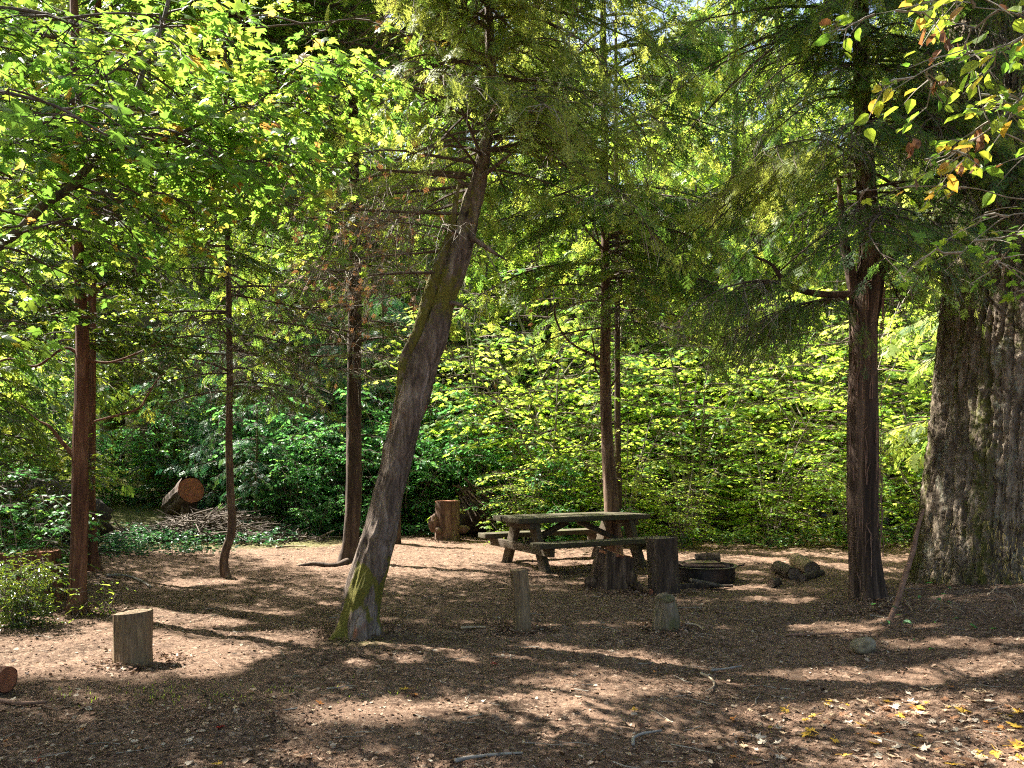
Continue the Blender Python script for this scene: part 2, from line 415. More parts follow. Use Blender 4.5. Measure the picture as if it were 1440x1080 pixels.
l.new(ramp(n, l, f, [(.35, (.018, .016, .016)), (.62, (.05, .042, .038)), (.85, (.09, .05, .035))]), bs.inputs["Base Color"])
bs.inputs["Metallic"].default_value = .6; bs.inputs["Roughness"].default_value = .5; bump(n, l, f, bs, .3, .003); M['steel'] = m
m, n, l, bs = mat("rusty_plate"); f = noise(n, l, 9, 6, .6, coords(n, l))
l.new(ramp(n, l, f, [(.35, (.035, .022, .02)), (.7, (.12, .065, .05))]), bs.inputs["Base Color"])
bs.inputs["Metallic"].default_value = .4; bs.inputs["Roughness"].default_value = .5; bump(n, l, f, bs, .3, .003); M['rust'] = m
M['ash'] = simple("ash", [(.3, (.08, .075, .07)), (.7, (.22, .21, .20))], 30, 1, .8, .01)
m, n, l, bs = mat("river_rock"); f = noise(n, l, 12, 8, .65, coords(n, l)); f2 = noise(n, l, 60, 4, .6, coords(n, l))
c = ramp(n, l, f, [(.3, (.10, .08, .045)), (.55, (.22, .185, .12)), (.75, (.34, .30, .22))])
c = mixc(n, l, .5, c, ramp(n, l, f2, [(.3, (.6, .6, .6)), (.6, (1.1, 1.1, 1.1))]), 'MULTIPLY')
l.new(c, bs.inputs["Base Color"]); bs.inputs["Roughness"].default_value = .85; bump(n, l, f2, bs, .4, .004); M['rock'] = m

# forest floor
m, n, l, bs = mat("forest_floor")
v = coords(n, l)
f1 = noise(n, l, 1.1, 4, .6, v); f2 = noise(n, l, 22, 8, .72, v, .4); f3 = noise(n, l, 150, 4, .7, v, .5); f4 = noise(n, l, 5, 5, .65, v)
c = ramp(n, l, f2, [(.32, (.034, .020, .014)), (.48, (.122, .078, .053)), (.60, (.265, .190, .138)), (.73, (.48, .40, .33))])
c = mixc(n, l, .85, c, ramp(n, l, f3, [(.32, (.30, .28, .26)), (.50, (.95, .95, .95)), (.68, (2.0, 1.9, 1.8))]), 'MULTIPLY')
c = mixc(n, l, .8, c, ramp(n, l, f4, [(.35, (.60, .54, .50)), (.65, (1.28, 1.26, 1.22))]), 'MULTIPLY')
c = mixc(n, l, ramp(n, l, f1, [(.42, (0, 0, 0)), (.60, (.5, .5, .5))]), c, (.23, .145, .097))
gm = attr(n, "moss")
gn = noise(n, l, 70, 5, .7, v)
mu = n.new("ShaderNodeMath"); mu.operation = 'MULTIPLY'; l.new(gm, mu.inputs[0]); l.new(gn, mu.inputs[1])
c = mixc(n, l, ramp(n, l, mu.outputs[0], [(.25, (0, 0, 0)), (.5, (.7, .7, .7))]), c, (.085, .12, .02))
l.new(c, bs.inputs["Base Color"]); bs.inputs["Roughness"].default_value = .95; bs.inputs["Specular IOR Level"].default_value = .15
hh = n.new("ShaderNodeMath"); hh.operation = 'MULTIPLY_ADD'; hh.inputs[1].default_value = .35
l.new(f3, hh.inputs[0]); l.new(f2, hh.inputs[2])
bump(n, l, hh.outputs[0], bs, 1.0, .03)
M['ground'] = m
M['litter'] = leaf_mat("litter_bits", [(0, (.03, .016, .010)), (.4, (.13, .070, .043)), (.7, (.28, .18, .12)), (.9, (.42, .32, .23)), (1, (.46, .38, .28))],
                       [(0, (.03, .015, .01)), (1, (.25, .16, .08))], .8, .2, .15)

# ------------------------------------------------------------------ ground
def grid_axis(lo, hi, step, far_lo, far_hi, n):
    c = np.arange(lo, hi+1e-6, step)
    a = lo-np.geomspace(step*1.5, lo-far_lo, n)[::-1]; b = hi+np.geomspace(step*1.5, far_hi-hi, n)
    return np.concatenate([a, c, b])
gx = grid_axis(-7, 7.5, .04, -400, 400, 60); gy = grid_axis(3.2, 14.5, .04, -200, 700, 60)
X, Y = np.meshgrid(gx, gy)
Zg = gh(X, Y)
pp = np.stack([X.ravel(), Y.ravel(), 0*X.ravel()], -1)
near = ((Y < 30) & (np.abs(X) < 18)).ravel()
det = np.zeros(len(pp))
det[near] = 0.055*(fbm(pp[near]*4.2, 9, 3)-.5)+0.026*(fbm(pp[near]*21, 11, 2)-.5)
V = np.stack([X.ravel(), Y.ravel(), Zg.ravel()+det], -1)
nx = len(gx); ny = len(gy)
i = (np.arange(ny-1)[:, None]*nx+np.arange(nx-1)[None]).ravel()
Q = np.stack([i, i+1, i+1+nx, i+nx], -1)
mo = np.exp(-(((V[:, 0]+2.2)/1.3)**2+((V[:, 1]-5.45)/.35)**2))*.5
mo = np.maximum(mo, np.exp(-(((V[:, 0]+1.35)/.55)**2+((V[:, 1]-7.1)/.35)**2))*.8)
mo = np.maximum(mo, .9*sstep(13.5, 15.5, V[:, 1])*sstep(-2, -4, V[:, 0]))
mo = np.maximum(mo, .6*sstep(17, 20, V[:, 1]))
g = part("ground", to_mesh("ground", V, None, Q, [M['ground']], attrs={"moss": mo}))
g["kind"] = "structure"

# ------------------------------------------------------------------ trunks, logs and stumps
def path_smooth(pts, n):
    """Catmull-Rom through rows (x,y,z,r)"""
    P = np.asarray(pts, dtype=float); P = np.vstack([2*P[0]-P[1], P, 2*P[-1]-P[-2]])
    P[0, 3] = P[1, 3]; P[-1, 3] = P[-2, 3]
    k = len(P)-3; u = np.linspace(0, k-1e-6, n); i = u.astype(int); t = (u-i)[:, None]
    a, b, c, d = P[i], P[i+1], P[i+2], P[i+3]
    return .5*((2*b)+(-a+c)*t+(2*a-5*b+4*c-d)*t**2+(-a+3*b-3*c+d)*t**3)
def frames(L):
    T = np.gradient(L, axis=0); T /= np.linalg.norm(T, axis=1, keepdims=True)
    A = np.zeros_like(T); a = np.cross(T[0], [0, 1, 0.01]); a /= np.linalg.norm(a); A[0] = a
    for k in range(1, len(T)):
        a = A[k-1]-T[k]*np.dot(A[k-1], T[k]); A[k] = a/np.linalg.norm(a)
    return T, A, np.cross(T, A)
def tube_mesh(name, pts, nseg, nring, mt, base, disp=None, moss=None, caps=True, seed=0):
    S = path_smooth(pts, nring); L = S[:, :3]; r = S[:, 3]
    T, A, B = frames(L)
    th = np.arange(nseg)*2*PI/nseg
    C = np.cos(th)[None, :, None]*A[:, None]+np.sin(th)[None, :, None]*B[:, None]
    s = np.concatenate([[0], np.cumsum(np.linalg.norm(np.diff(L, axis=0), axis=1))])
    ss = np.broadcast_to(s[:, None], (nring, nseg)).ravel()
    tt = np.broadcast_to(th[None], (nring, nseg)).ravel()
    R = np.broadcast_to(r[:, None], (nring, nseg)).ravel().copy()
    if disp is not None:
        q = np.stack([np.cos(tt)*R, np.sin(tt)*R, ss], -1)
        R = R+disp(q, tt, ss, R)
    V = (L[:, None]+R.reshape(nring, nseg)[..., None]*C).reshape(-1, 3)
    i = (np.arange(nring-1)[:, None]*nseg+np.arange(nseg)[None]); j = (np.arange(nring-1)[:, None]*nseg+(np.arange(nseg)[None]+1) % nseg)
    Q = np.stack([i, j, j+nseg, i+nseg], -1).reshape(-1, 4)
    ms = np.zeros(len(V)) if moss is None else moss(V, tt, ss)
    tr = None
    if caps:
        n0 = len(V)
        V = np.vstack([V, L[0]-T[0]*r[0]*.05, L[-1]+T[-1]*r[-1]*.25]); ms = np.append(ms, [0, 0])
        k = np.arange(nseg); k2 = (k+1) % nseg; e = (nring-1)*nseg
        tr = np.vstack([np.stack([k2, k, np.full(nseg, n0)], -1), np.stack([e+k, e+k2, np.full(nseg, n0+1)], -1)])
    return to_mesh(name, V-np.asarray(base)[None], tr, Q, [mt], attrs={"moss": ms})
def bark_disp(amp, f=14, st=.14, seed=0, lump=.06, lobes=0, lobe_amp=0.0, flare=0.0, flare_h=.3):
    def d(q, tt, ss, R):
        rr = ridged(q*np.array([f, f, f*st]), seed, 3)
        big = fbm(q*np.array([5, 5, 1.3])+7, seed+5, 2)-.5
        o = amp*(rr-.6)*2+lump*R*big*2
        if lobes: o = o+lobe_amp*R*np.cos(lobes*tt+1.5*big+ss*.5)
        if flare:
            fl = np.exp(-ss/flare_h); o = o+flare*fl*(.55+.45*np.cos(5*tt+seed)+.5*(fbm(np.stack([np.cos(tt)*2, np.sin(tt)*2, 0*tt], -1), seed, 2)-.5))
        return o
    return d
def cap_disc(name, c, nrm, r, mt, base, seed=0, n=36, rag=.0, bulge=0.0):
    """the sawn end of a stump or log, a low mesh of its own"""
    nrm = np.asarray(nrm, dtype=float); nrm /= np.linalg.norm(nrm)
    a = np.cross(nrm, [0, 1, 0.02]); a /= np.linalg.norm(a); b = np.cross(nrm, a)
    rings = 7; V = [np.zeros(3)]; th = np.arange(n)*2*PI/n
    for k in range(1, rings+1):
        q = k/rings*r
        wob = 1+.10*(fbm(np.stack([np.cos(th)*1.5, np.sin(th)*1.5, 0*th], -1), seed, 3)-.5)*2
        for j in range(n):
            V.append(a*q*wob[j]*math.cos(th[j])+b*q*wob[j]*math.sin(th[j]))
    V = np.array(V); h = rag*(fbm(V*40+seed, seed, 3)-.5)+bulge*(1-(np.linalg.norm(V, axis=1)/r)**2)
    V = V+nrm[None]*h[:, None]
    # skirt below the rim so the cut has thickness
    rim = V[-n:]-nrm[None]*.03*1.0
    V = np.vstack([V, rim])
    T = [(0, 1+j, 1+(j+1) % n) for j in range(n)]
    Qd = []
    for k in range(rings):
        o = 1+k*n; p = 1+(k+1)*n
        for j in range(n): Qd.append((o+j, p+j, p+(j+1) % n, o+(j+1) % n))
    R = Matrix(((a[0], b[0], nrm[0]), (a[1], b[1], nrm[1]), (a[2], b[2], nrm[2])))
    Vl = V@np.stack([a, b, nrm], 1)
    me = to_mesh(name, Vl, np.array(T), np.array(Qd), [mt], smooth=False)
    return me, R.to_4x4(), np.asarray(c)-np.asarray(base)
def add_cap(name, parent, c, nrm, r, mt, base, **kw):
    me, R, loc = cap_disc(name, c, nrm, r, mt, base, **kw)
    o = part(name, me, parent); o.matrix_local = Matrix.Translation(Vector(tuple(loc)))@R
    return o

# ------------------------------------------------------------------ small foliage shapes
def leaf_maple():
    ang = np.radians([270, 300, 352, 8, 20, 33, 45, 62, 78, 90, 102, 118, 135, 147, 160, 172, 188, 240])
    rad = np.array([.10, .42, .52, .62, .34, .78, .56, .46, .80, 1.05, .80, .46, .56, .78, .34, .62, .52, .42])
    x = rad*np.cos(ang)*.62; y = .35+rad*np.sin(ang)*.62
    z = -.18*np.abs(x)-.20*(y-.3)**2
    V = np.vstack([[0, .30, .02], np.stack([x, y, z], -1)])
    n = len(ang); T = np.array([(0, 1+k, 1+(k+1) % n) for k in range(n)])
    return V, T
def leaf_star():
    ang = np.radians([270, 330, 10, 30, 52, 70, 90, 110, 128, 150, 170, 210])
    rad = np.array([.2, .45, .66, .42, .85, .5, 1.0, .5, .85, .42, .66, .45])
    x = rad*np.cos(ang)*.55; y = .4+rad*np.sin(ang)*.55; z = -.22*np.abs(x)-.2*(y-.3)**2
    V = np.vstack([[0, .35, .02], np.stack([x, y, z], -1)])
    n = len(ang); return V, np.array([(0, 1+k, 1+(k+1) % n) for k in range(n)])
def leaf_oval(w=.26):
    y = np.array([0, .2, .5, .8, 1.0]); hw = np.array([0, w*.75, w, w*.62, 0])
    V = [(0, 0, 0)]
    for k in (1, 2, 3): V += [(-hw[k], y[k], .10*w/.26), (0, y[k], -.02*k), (hw[k], y[k], .10*w/.26)]
    V.append((0, 1, -.12))
    V = np.array(V)
    T = [(0, 2, 1), (0, 3, 2), (1, 2, 5), (1, 5, 4), (2, 3, 6), (2, 6, 5), (4, 5, 8), (4, 8, 7), (5, 6, 9), (5, 9, 8), (7, 8, 10), (8, 9, 10)]
    return V, np.array(T)
def needle_twig(rng, y0, L, ang, x0, n, ln, w):
    V = []; T = []
    d = np.array([math.sin(ang), math.cos(ang), 0]); s = np.array([d[1], -d[0], 0])
    o = np.array([x0, y0, 0.0]); b = 0
    e = o+d*L+np.array([0, 0, -.12*L])
    V += [o-s*w*.35, o+s*w*.35, e]; T.append((0, 1, 2)); b = 3
    for k in range(n):
        u = (k+.7)/n
        p = o+(e-o)*u
        for sd in (-1, 1):
            l_ = ln*(1-.35*u)*rng.uniform(.8, 1.15)
            q = p+(s*sd*math.sin(1.0)+d*math.cos(1.0))*l_+np.array([0, 0, rng.uniform(-.25, .18)*l_])
            V += [p-d*w*.5, p+d*w*.5, q]; T.append((b, b+1, b+2)); b += 3
    return np.array(V), np.array(T)
def spray(seed, fine=True, droop=.0):
    rng = np.random.default_rng(seed); V = []; T = []; b = 0
    def add(v, t):
        nonlocal b
        V.append(v); T.append(t+b); b += len(v)
    if fine:
        add(*needle_twig(rng, 0, 1, 0, 0, 11, .15, .040))
        for k, y in enumerate((.16, .30, .42, .55, .68, .8)):
            sd = 1 if k % 2 else -1
            add(*needle_twig(rng, y, .68*(1.05-y), sd*rng.uniform(.75, 1.0), 0, 5, .14, .040))
    else:
        add(*needle_twig(rng, 0, 1, 0, 0, 4, .28, .105))
        for k, y in enumerate((.12, .30, .48, .66)):
            sd = 1 if k % 2 else -1
            add(*needle_twig(rng, y, .62*(1.05-y), sd*rng.uniform(.7, 1.0), 0, 2, .26, .105))
    V = np.vstack(V); T = np.vstack(T)
    V[:, 2] -= .16*V[:, 1]**2
    return V, T
def spray_coarse(seed):
    """for twigs far away or far up: fewer, broader blades"""
    rng = np.random.default_rng(seed); V = []; T = []; b = 0
    for k in range(9):
        y = k/9*.8; sd = 1 if k % 2 else -1
        a = sd*rng.uniform(.5, 1.05) if k < 8 else 0
        L = .55*(1.1-y)*rng.uniform(.8, 1.2); d = np.array([math.sin(a), math.cos(a), rng.uniform(-.3, .1)]); s = np.array([d[1], -d[0], 0])
        o = np.array([0, y, 0]); w = .085
        V += [o, o+d*L*.5+s*w, o+d*L, o+d*L*.5-s*w]; T += [(b, b+1, b+2), (b, b+2, b+3)]; b += 4
    return np.array(V), np.array(T)
LM, LS, LO1, LO2 = leaf_maple(), leaf_star(), leaf_oval(.30), leaf_oval(.19)
SPF = [spray(k) for k in range(4)]; SPM = [spray(k+10, False) for k in range(4)]; SPC = [spray_coarse(k+20) for k in range(3)]
def unit(v): return v/np.maximum(np.linalg.norm(v, axis=-1, keepdims=True), 1e-9)

def conifer_crown(G, rng, brs, spr, size=.17, dens=1.0, bare=0.2, filt=True, sec=13, rnd0=.5, rspread=.5, m_leaf=0, m_twig=1, m_bare=2, m_dead=None, dead=0.0, sag=.35, hang=0.0, flat=.35, twig_r=.006, own=None):
    """brs: rows (x,y,z, azimuth, length, rise, droop); drooping limbs, side twigs in flat fans, needle sprays"""
    mt = 9
    for (x, y, z, az, L, e0, dr) in brs:
        t = np.linspace(0, 1, mt)
        h = np.array([math.cos(az), math.sin(az), 0.0]); sd = np.array([-h[1], h[0], 0])
        wob = rng.normal(0, .03*L, 2)
        P = np.array([x, y, z])+h*(L*t)[:, None]+sd*(wob[0]*np.sin(t*PI)+wob[1]*np.sin(t*2*PI))[:, None]
        P[:, 2] += L*(e0*t-dr*t**2)
        if filt and not sun_ok(P[5:6], rng).all() and rng.random() < .4: continue
        G.tubes(P[None], (np.linspace(.007+.007*L, .003, mt))[None], m_twig, .5, 5)
        T = unit(np.gradient(P, axis=0))
        ns = int(sec*max(.5, L/2.0))
        u = np.clip(np.linspace(.12, 1.0, ns)+rng.normal(0, .02, ns), .05, 1)
        P0 = np.stack([np.interp(u, t, P[:, k]) for k in range(3)], -1); T0 = unit(np.stack([np.interp(u, t, T[:, k]) for k in range(3)], -1))
        side = np.where(np.arange(ns) % 2 == 0, 1, -1)*rng.uniform(.75, 1.15, ns)
        side[-1] = 0
        S0 = unit(T0*np.cos(side)[:, None]+sd[None]*np.sin(side)[:, None]+rng.normal(0, .12, (ns, 3)))
        l2 = (.42*L*(1.02-u)**.75+.20)*rng.uniform(.7, 1.25, ns); l2 = np.minimum(l2, 1.3)
        if filt:
            mid = P0+S0*l2[:, None]*.5
            keep = sun_ok(mid, rng)
        else: keep = np.ones(ns, bool)
        P0, S0, l2, u = P0[keep], S0[keep], l2[keep], u[keep]; ns = len(u)
        if not ns: continue
        v = np.linspace(0, 1, 5)
        D = P0[:, None]+S0[:, None]*(l2[:, None]*v)[..., None]
        D[..., 2] -= sag*l2[:, None]*v[None]**2
        D += rng.normal(0, .02, D.shape)*v[None, :, None]
        isb = rng.random(ns) < bare*(1.6-1.2*u)
        rr = np.linspace(1, .45, 5)[None]*twig_r*np.ones((ns, 1))
        G.tubes(D[~isb], rr[~isb], m_twig); G.tubes(D[isb], rr[isb]*.8, m_bare)
        # bare side shoots, fine and crooked, on the dead twigs
        if isb.any():
            Db = D[isb]; nb = 7
            for k in range(nb):
                w = rng.uniform(.2, 1, len(Db)); a = Db[:, 0]+(Db[:, -1]-Db[:, 0])*w[:, None]
                a[:, 2] += (sag*l2[isb]*(w-w**2))
                dd = unit(unit(Db[:, -1]-Db[:, 0])+rng.normal(0, .7, (len(Db), 3))+np.array([0, 0, -hang]))
                ll = rng.uniform(.12, .38, len(Db))
                q = np.stack([a, a+dd*ll[:, None]*.5+rng.normal(0, .015, a.shape), a+dd*ll[:, None]+rng.normal(0, .03, a.shape)-np.array([0, 0, 1])*(ll*.25)[:, None]], 1)
                G.tubes(q, np.array([[.0035, .0028, .0015]])*np.ones((len(Db), 1)), m_bare)
                if m_dead is not None:
                    sel = rng.random(len(Db)) < dead
                    if sel.any():
                        tv, tt = spr[0]; G.inst(tv, tt, q[sel, 1], dd[sel], np.array([[0, 0, 1.0]])+rng.normal(0, .4, (sel.sum(), 3)), size*.7, m_dead, rng.random(sel.sum()))
        # sprays along the living twigs
        Dl = D[~isb]; l2l = l2[~isb]; S0l = S0[~isb]
        if not len(Dl): continue
        nsp = np.maximum(2, (l2l/(size*.42)*dens)).astype(int); idx = np.repeat(np.arange(len(Dl)), nsp)
        w = np.concatenate([np.linspace(.12, 1.0, q) for q in nsp])
        fi = np.clip(w, 0, .999)*4; i0 = fi.astype(int); fr = (fi-i0)[:, None]
        Pp = Dl[idx, i0]*(1-fr)+Dl[idx, np.minimum(i0+1, 4)]*fr
        tan = unit(Dl[idx, np.minimum(i0+1, 4)]-Dl[idx, i0])
        hz = unit(np.cross(tan, np.array([0, 0, 1.0])))
        ang = np.where(np.arange(len(idx)) % 2 == 0, 1, -1)*rng.uniform(.45, 1.0, len(idx)); ang = np.where(w > .97, 0, ang)
        dd = unit(tan*np.cos(ang)[:, None]+hz*np.sin(ang)[:, None]+rng.normal(0, .10, (len(idx), 3))+np.array([0, 0, -hang]))
        Zv = np.array([0, 0, 1.0])+rng.normal(0, flat, (len(idx), 3))
        okp = sun_ok(Pp+dd*size*.5, rng, .03) if filt else np.ones(len(idx), bool)
        rv = np.clip(rnd0+rng.normal(0, .16, len(idx))+rspread*(np.repeat(rng.random(len(Dl)), nsp)-.5)+.15*w, 0, 1)
        which = rng.integers(0, len(spr), len(idx))
        sz = size*rng.uniform(.75, 1.25, len(idx))
        for k, (tv, tt) in enumerate(spr):
            s_ = (which == k) & okp
            G.inst(tv, tt, Pp[s_], dd[s_], Zv[s_], sz[s_], m_leaf, rv[s_])

def leafy(G, rng, limbs, tv_tt, size, nsec=8, l2=.9, ntw=6, l3=.28, nleaf=4, rnd0=.45, rs=.35, tilt=.35, t0=.3, m_leaf=0, m_twig=1, filt=True, up=.15, cl=1.0, dead=0.0, arch=.25, face=None, flatk=.15):
    """limbs (list of (m,3) paths): side branches in layers, twigs, leaves held flat"""
    tv, tt = tv_tt
    for P in limbs:
        m_ = len(P); s = np.concatenate([[0], np.cumsum(np.linalg.norm(np.diff(P, axis=0), axis=1))]); s /= s[-1]
        u = np.clip(np.linspace(t0, 1, nsec)+rng.normal(0, .03, nsec), 0, 1)
        P0 = np.stack([np.interp(u, s, P[:, k]) for k in range(3)], -1)
        az = rng.uniform(0, 2*PI)+np.arange(nsec)*2.4+rng.normal(0, .4, nsec)
        D0 = unit(np.stack([np.cos(az), np.sin(az), np.full(nsec, up)], -1))
        ll = l2*rng.uniform(.55, 1.25, nsec)*(1.15-.5*u)
        v = np.linspace(0, 1, 6)
        B = P0[:, None]+D0[:, None]*(ll[:, None]*v)[..., None]; B[..., 2] -= arch*ll[:, None]*v**2
        B += rng.normal(0, .025, B.shape)*v[None, :, None]
        if filt:
            k_ = sun_ok(B[:, 3], rng); B = B[k_]; ll = ll[k_]
        if not len(B): continue
        G.tubes(B, np.linspace(.010, .004, 6)[None]*np.ones((len(B), 1))*(.6+.5*l2), m_twig, .5, 4)
        # twigs
        w = np.linspace(.25, 1, ntw)
        fi = np.clip(w, 0, .999)*5; i0 = fi.astype(int); fr = (fi-i0)[None, :, None]
        Q0 = (B[:, i0]*(1-fr)+B[:, i0+1]*fr).reshape(-1, 3); tan = unit(B[:, i0+1]-B[:, i0]).reshape(-1, 3)
        hz = unit(np.cross(tan, np.array([0, 0, 1.0])))
        nn = len(Q0); a = np.where(np.arange(nn) % 2 == 0, 1, -1)*rng.uniform(.4, 1.1, nn)
        E = unit(tan*np.cos(a)[:, None]+hz*np.sin(a)[:, None]+rng.normal(0, 1, (nn, 3))*np.array([.15, .15, flatk]))
        l3_ = l3*rng.uniform(.6, 1.3, nn)
        v = np.linspace(0, 1, 3)
        C = Q0[:, None]+E[:, None]*(l3_[:, None]*v)[..., None]; C[..., 2] -= .2*l3_[:, None]*v**2
        G.tubes(C, np.array([[.004, .003, .0015]])*np.ones((nn, 1)), m_twig)
        # leaves in pairs
        idx = np.repeat(np.arange(nn), nleaf); w = np.tile(np.linspace(.3, 1.0, nleaf), nn)+rng.normal(0, .05, nn*nleaf)
        Pl = C[idx, 0]+(C[idx, 2]-C[idx, 0])*w[:, None]
        sd = np.where(np.arange(len(idx)) % 2 == 0, 1, -1)*rng.uniform(.3, 1.3, len(idx))
        hz3 = unit(np.cross(E[idx], np.array([0, 0, 1.0])))
        dirn = unit(E[idx]*np.cos(sd)[:, None]+hz3*np.sin(sd)[:, None]+np.array([0, 0, -.25])+rng.normal(0, 1, (len(idx), 3))*np.array([.15, .15, flatk]))
        Zv = np.array([0, 0, 1.0])+rng.normal(0, tilt, (len(idx), 3))
        if face is not None: Zv = Zv+np.asarray(face)[None]
        sz = size*rng.uniform(.6, 1.2, len(idx))
        Pl = Pl+dirn*(sz*.25)[:, None]
        rv = np.clip(rnd0+rs*(np.repeat(rng.random(nn), nleaf)-.5)+rng.normal(0, .12, len(idx)), 0, .90)
        rv = np.where(rng.random(len(idx)) < dead, rng.uniform(.9, 1, len(idx)), rv)
        kp = rng.random(len(idx)) < cl
        if filt: kp &= sun_ok(Pl, rng, .03)
        G.inst(tv, tt, Pl[kp], dirn[kp], Zv[kp], sz[kp], m_leaf, rv[kp])

CB = (M['branch'], M['lichen_twig'])
def ring_branches(rng, n, z0, z1, path, Lf, e0=(.0, .3), dr=(.25, .5), az=None):
    """path(z)->(x,y); Lf(z) length"""
    zs = np.sort(rng.uniform(z0, z1, n)); out = []
    for k, z in enumerate(zs):
        a = rng.uniform(0, 2*PI) if az is None else rng.choice(az)+rng.normal(0, .35)
        x, y = path(z)
        out.append((x, y, z, a, Lf(z)*rng.uniform(.7, 1.15), rng.uniform(*e0), rng.uniform(*dr)))
    return out

# ================================================================== THE TREES
def trunk_px(lst, d, lean=None):
    out = []
    for k, q in enumerate(lst):
        dd = d+(q[3] if len(q) > 3 else 0)
        out.append((px(q[0], dd), dd, pz(q[1], dd), q[2]/2/FPX*dd*.94/math.sqrt(1+((q[0]-720)/FPX)**2)))
    return out
def snap_base(P, extra=.12):
    """let the first point sink a little into the ground"""
    x, y, z, r = P[0]; P[0] = (x, y, float(gh(x, y))-extra, r); return P
def path_at(P):
    A = np.array(P)
    return lambda z: (float(np.interp(z, A[:, 2], A[:, 0])), float(np.interp(z, A[:, 2], A[:, 1])))

# ---- leaning tree in the middle
P = snap_base(trunk_px([(499, 896, 62), (511, 840, 53), (524, 787, 49), (538, 733, 48), (551, 680, 46), (567, 613, 45), (580, 560, 47), (593, 507, 45), (609, 467, 40), (620, 427, 36), (633, 387, 34),
                        (651, 333, 31), (663, 287, 27), (675, 240, 20), (688, 160, 14), (690, 90, 12), (686, 0, 11), (684, -160, 10), (690, -420, 8), (700, -700, 4)], 7.35))
base = np.array([P[0][0], P[0][1], float(gh(P[0][0], P[0][1]))])
t = thing("leaning_tree", "thick leaning grey trunk with yellow moss at its foot", "tree", base)
def mossf(V, tt, ss):
    s = np.cos(tt+.4)            # side facing left
    low = .85*sstep(1.5, .3, ss)*sstep(.36, .56, fbm(V*np.array([5, 5, 2.5])+3, 5, 3))*sstep(-.9, .5, np.sin(tt-.8))
    patch = .5*np.exp(-((ss-3.35)/.35)**2)
    hi = .30*sstep(3.4, 4.0, ss)
    return np.maximum(np.maximum(low, patch), hi)
part("trunk", tube_mesh("trunk", P, 120, 420, M['bark_lean'], base, bark_disp(.024, 11, .22, 3, .18, 3, .08, .17, .13), mossf), t)
# twin stem hugging the left side with thick moss
P2 = trunk_px([(558, 570, 6), (563, 545, 12), (570, 507, 16), (588, 467, 19), (601, 427, 19), (613, 387, 18), (632, 333, 14), (640, 290, 9), (645, 255, 5), (648, 225, 1.5)], 7.30)
part("stem", tube_mesh("stem", P2, 48, 160, M['bark_lean'], base, bark_disp(.014, 16, .3, 8, .25), lambda V, a, s: (.26+.35*fbm(V*5, 3, 2))), t, label="moss covered second stem")
for k, (q) in enumerate([[(655, 330, 10), (672, 340, 8), (690, 352, 6), (712, 366, 2)], [(626, 425, 8), (645, 428, 5), (662, 436, 2)], [(664, 262, 8), (652, 258, 7), (644, 252, 5), (638, 244, 2)], [(674, 250, 8), (695, 235, 6), (720, 215, 3)]]):
    L_ = trunk_px(q, 7.3); part("limb", tube_mesh("limb", L_, 16, 20, M['bark_lean'], base, bark_disp(.004, 20, .3, k, .1)), t, label="broken dead limb stub" if k < 3 else None)
rng = np.random.default_rng(1); G = Geo(); pa = path_at(P)
# dead branches with brown needles reaching left
B = []
for (pxx, pyy, az, L) in [(640, 385, 3.2, 1.45), (646, 350, 3.0, 1.3), (650, 300, 3.3, 1.6), (652, 262, 2.9, 1.5), (655, 250, 3.5, 1.7), (640, 400, 2.6, 1.1), (648, 330, 3.9, .9), (655, 280, 2.5, 1.4)]:
    B.append((px(pxx, 7.3), 7.3, pz(pyy, 7.3), az, L, .0, .06))
conifer_crown(G, rng, B, SPM, .10, 1, bare=3, filt=False, sec=18, m_dead=3, dead=.45, hang=.25, sag=.15, twig_r=.0045)
B = ring_branches(rng, 80, 4.1, 7.6, pa, lambda z: 1.3+.15*(z-4), (-.1, .4), (.2, .6))
B += ring_branches(rng, 26, 4.3, 7.0, pa, lambda z: 1.3, (-.1, .3), (.2, .6), az=[3.4, 4.2, 5.0, 5.8])
conifer_crown(G, rng, B, SPF, .17, 1.15, bare=.12, sec=17, rnd0=.62, rspread=.8, hang=.35, sag=.45, m_dead=3, dead=.08, flat=.5)
B = ring_branches(rng, 92, 7.3, 12.5, pa, lambda z: 2.9-.15*(z-7.6), (.1, .4), (.3, .5))
conifer_crown(G, rng, B, SPC, .30, .9, bare=.05, sec=11, hang=.3)
part("crown", G.mesh("crown", (M['needle_bright'], M['branch'], M['lichen_twig'], M['dead_needle']), base), t)

# ---- straight conifers of the camp
def conifer(name, label, cat, lst, d, bark, crowns, seed, nseg=48, nring=200, amp=.008, flare=.05, mats=None, group=None, limbs=(), moss=None, f=18, st=.15, cat2=None, lump=.08):
    P = snap_base(trunk_px(lst, d)); base = np.array([P[0][0], P[0][1], float(gh(P[0][0], P[0][1]))])
    t = thing(name, label, cat, base, group)
    part("trunk", tube_mesh("trunk", P, nseg, nring, M[bark], base, bark_disp(amp, f, st, seed, lump, flare=flare, flare_h=.25), moss), t)
    for k, q in enumerate(limbs):
        part("limb", tube_mesh("limb", trunk_px(q, d), 14, 30, M[bark], base, bark_disp(.004, 20, .3, k+seed, .1)), t)
    rng = np.random.default_rng(seed); G = Geo(); pa = path_at(P)
    for c in crowns:
        c = dict(c); n = c.pop('n'); z0 = c.pop('z0'); z1 = c.pop('z1'); Lf = c.pop('L'); e0 = c.pop('e0', (0, .3)); dr = c.pop('dr', (.25, .5)); az = c.pop('az', None); spr = c.pop('spr', SPM)
        conifer_crown(G, rng, ring_branches(rng, n, z0, z1, pa, Lf if callable(Lf) else (lambda z, q=Lf: q), e0, dr, az), spr, **c)
    if G.n: part("crown", G.mesh("crown", mats or (M['needle'], M['branch'], M['lichen_twig'], M['dead_needle']), base), t)
    return t, P

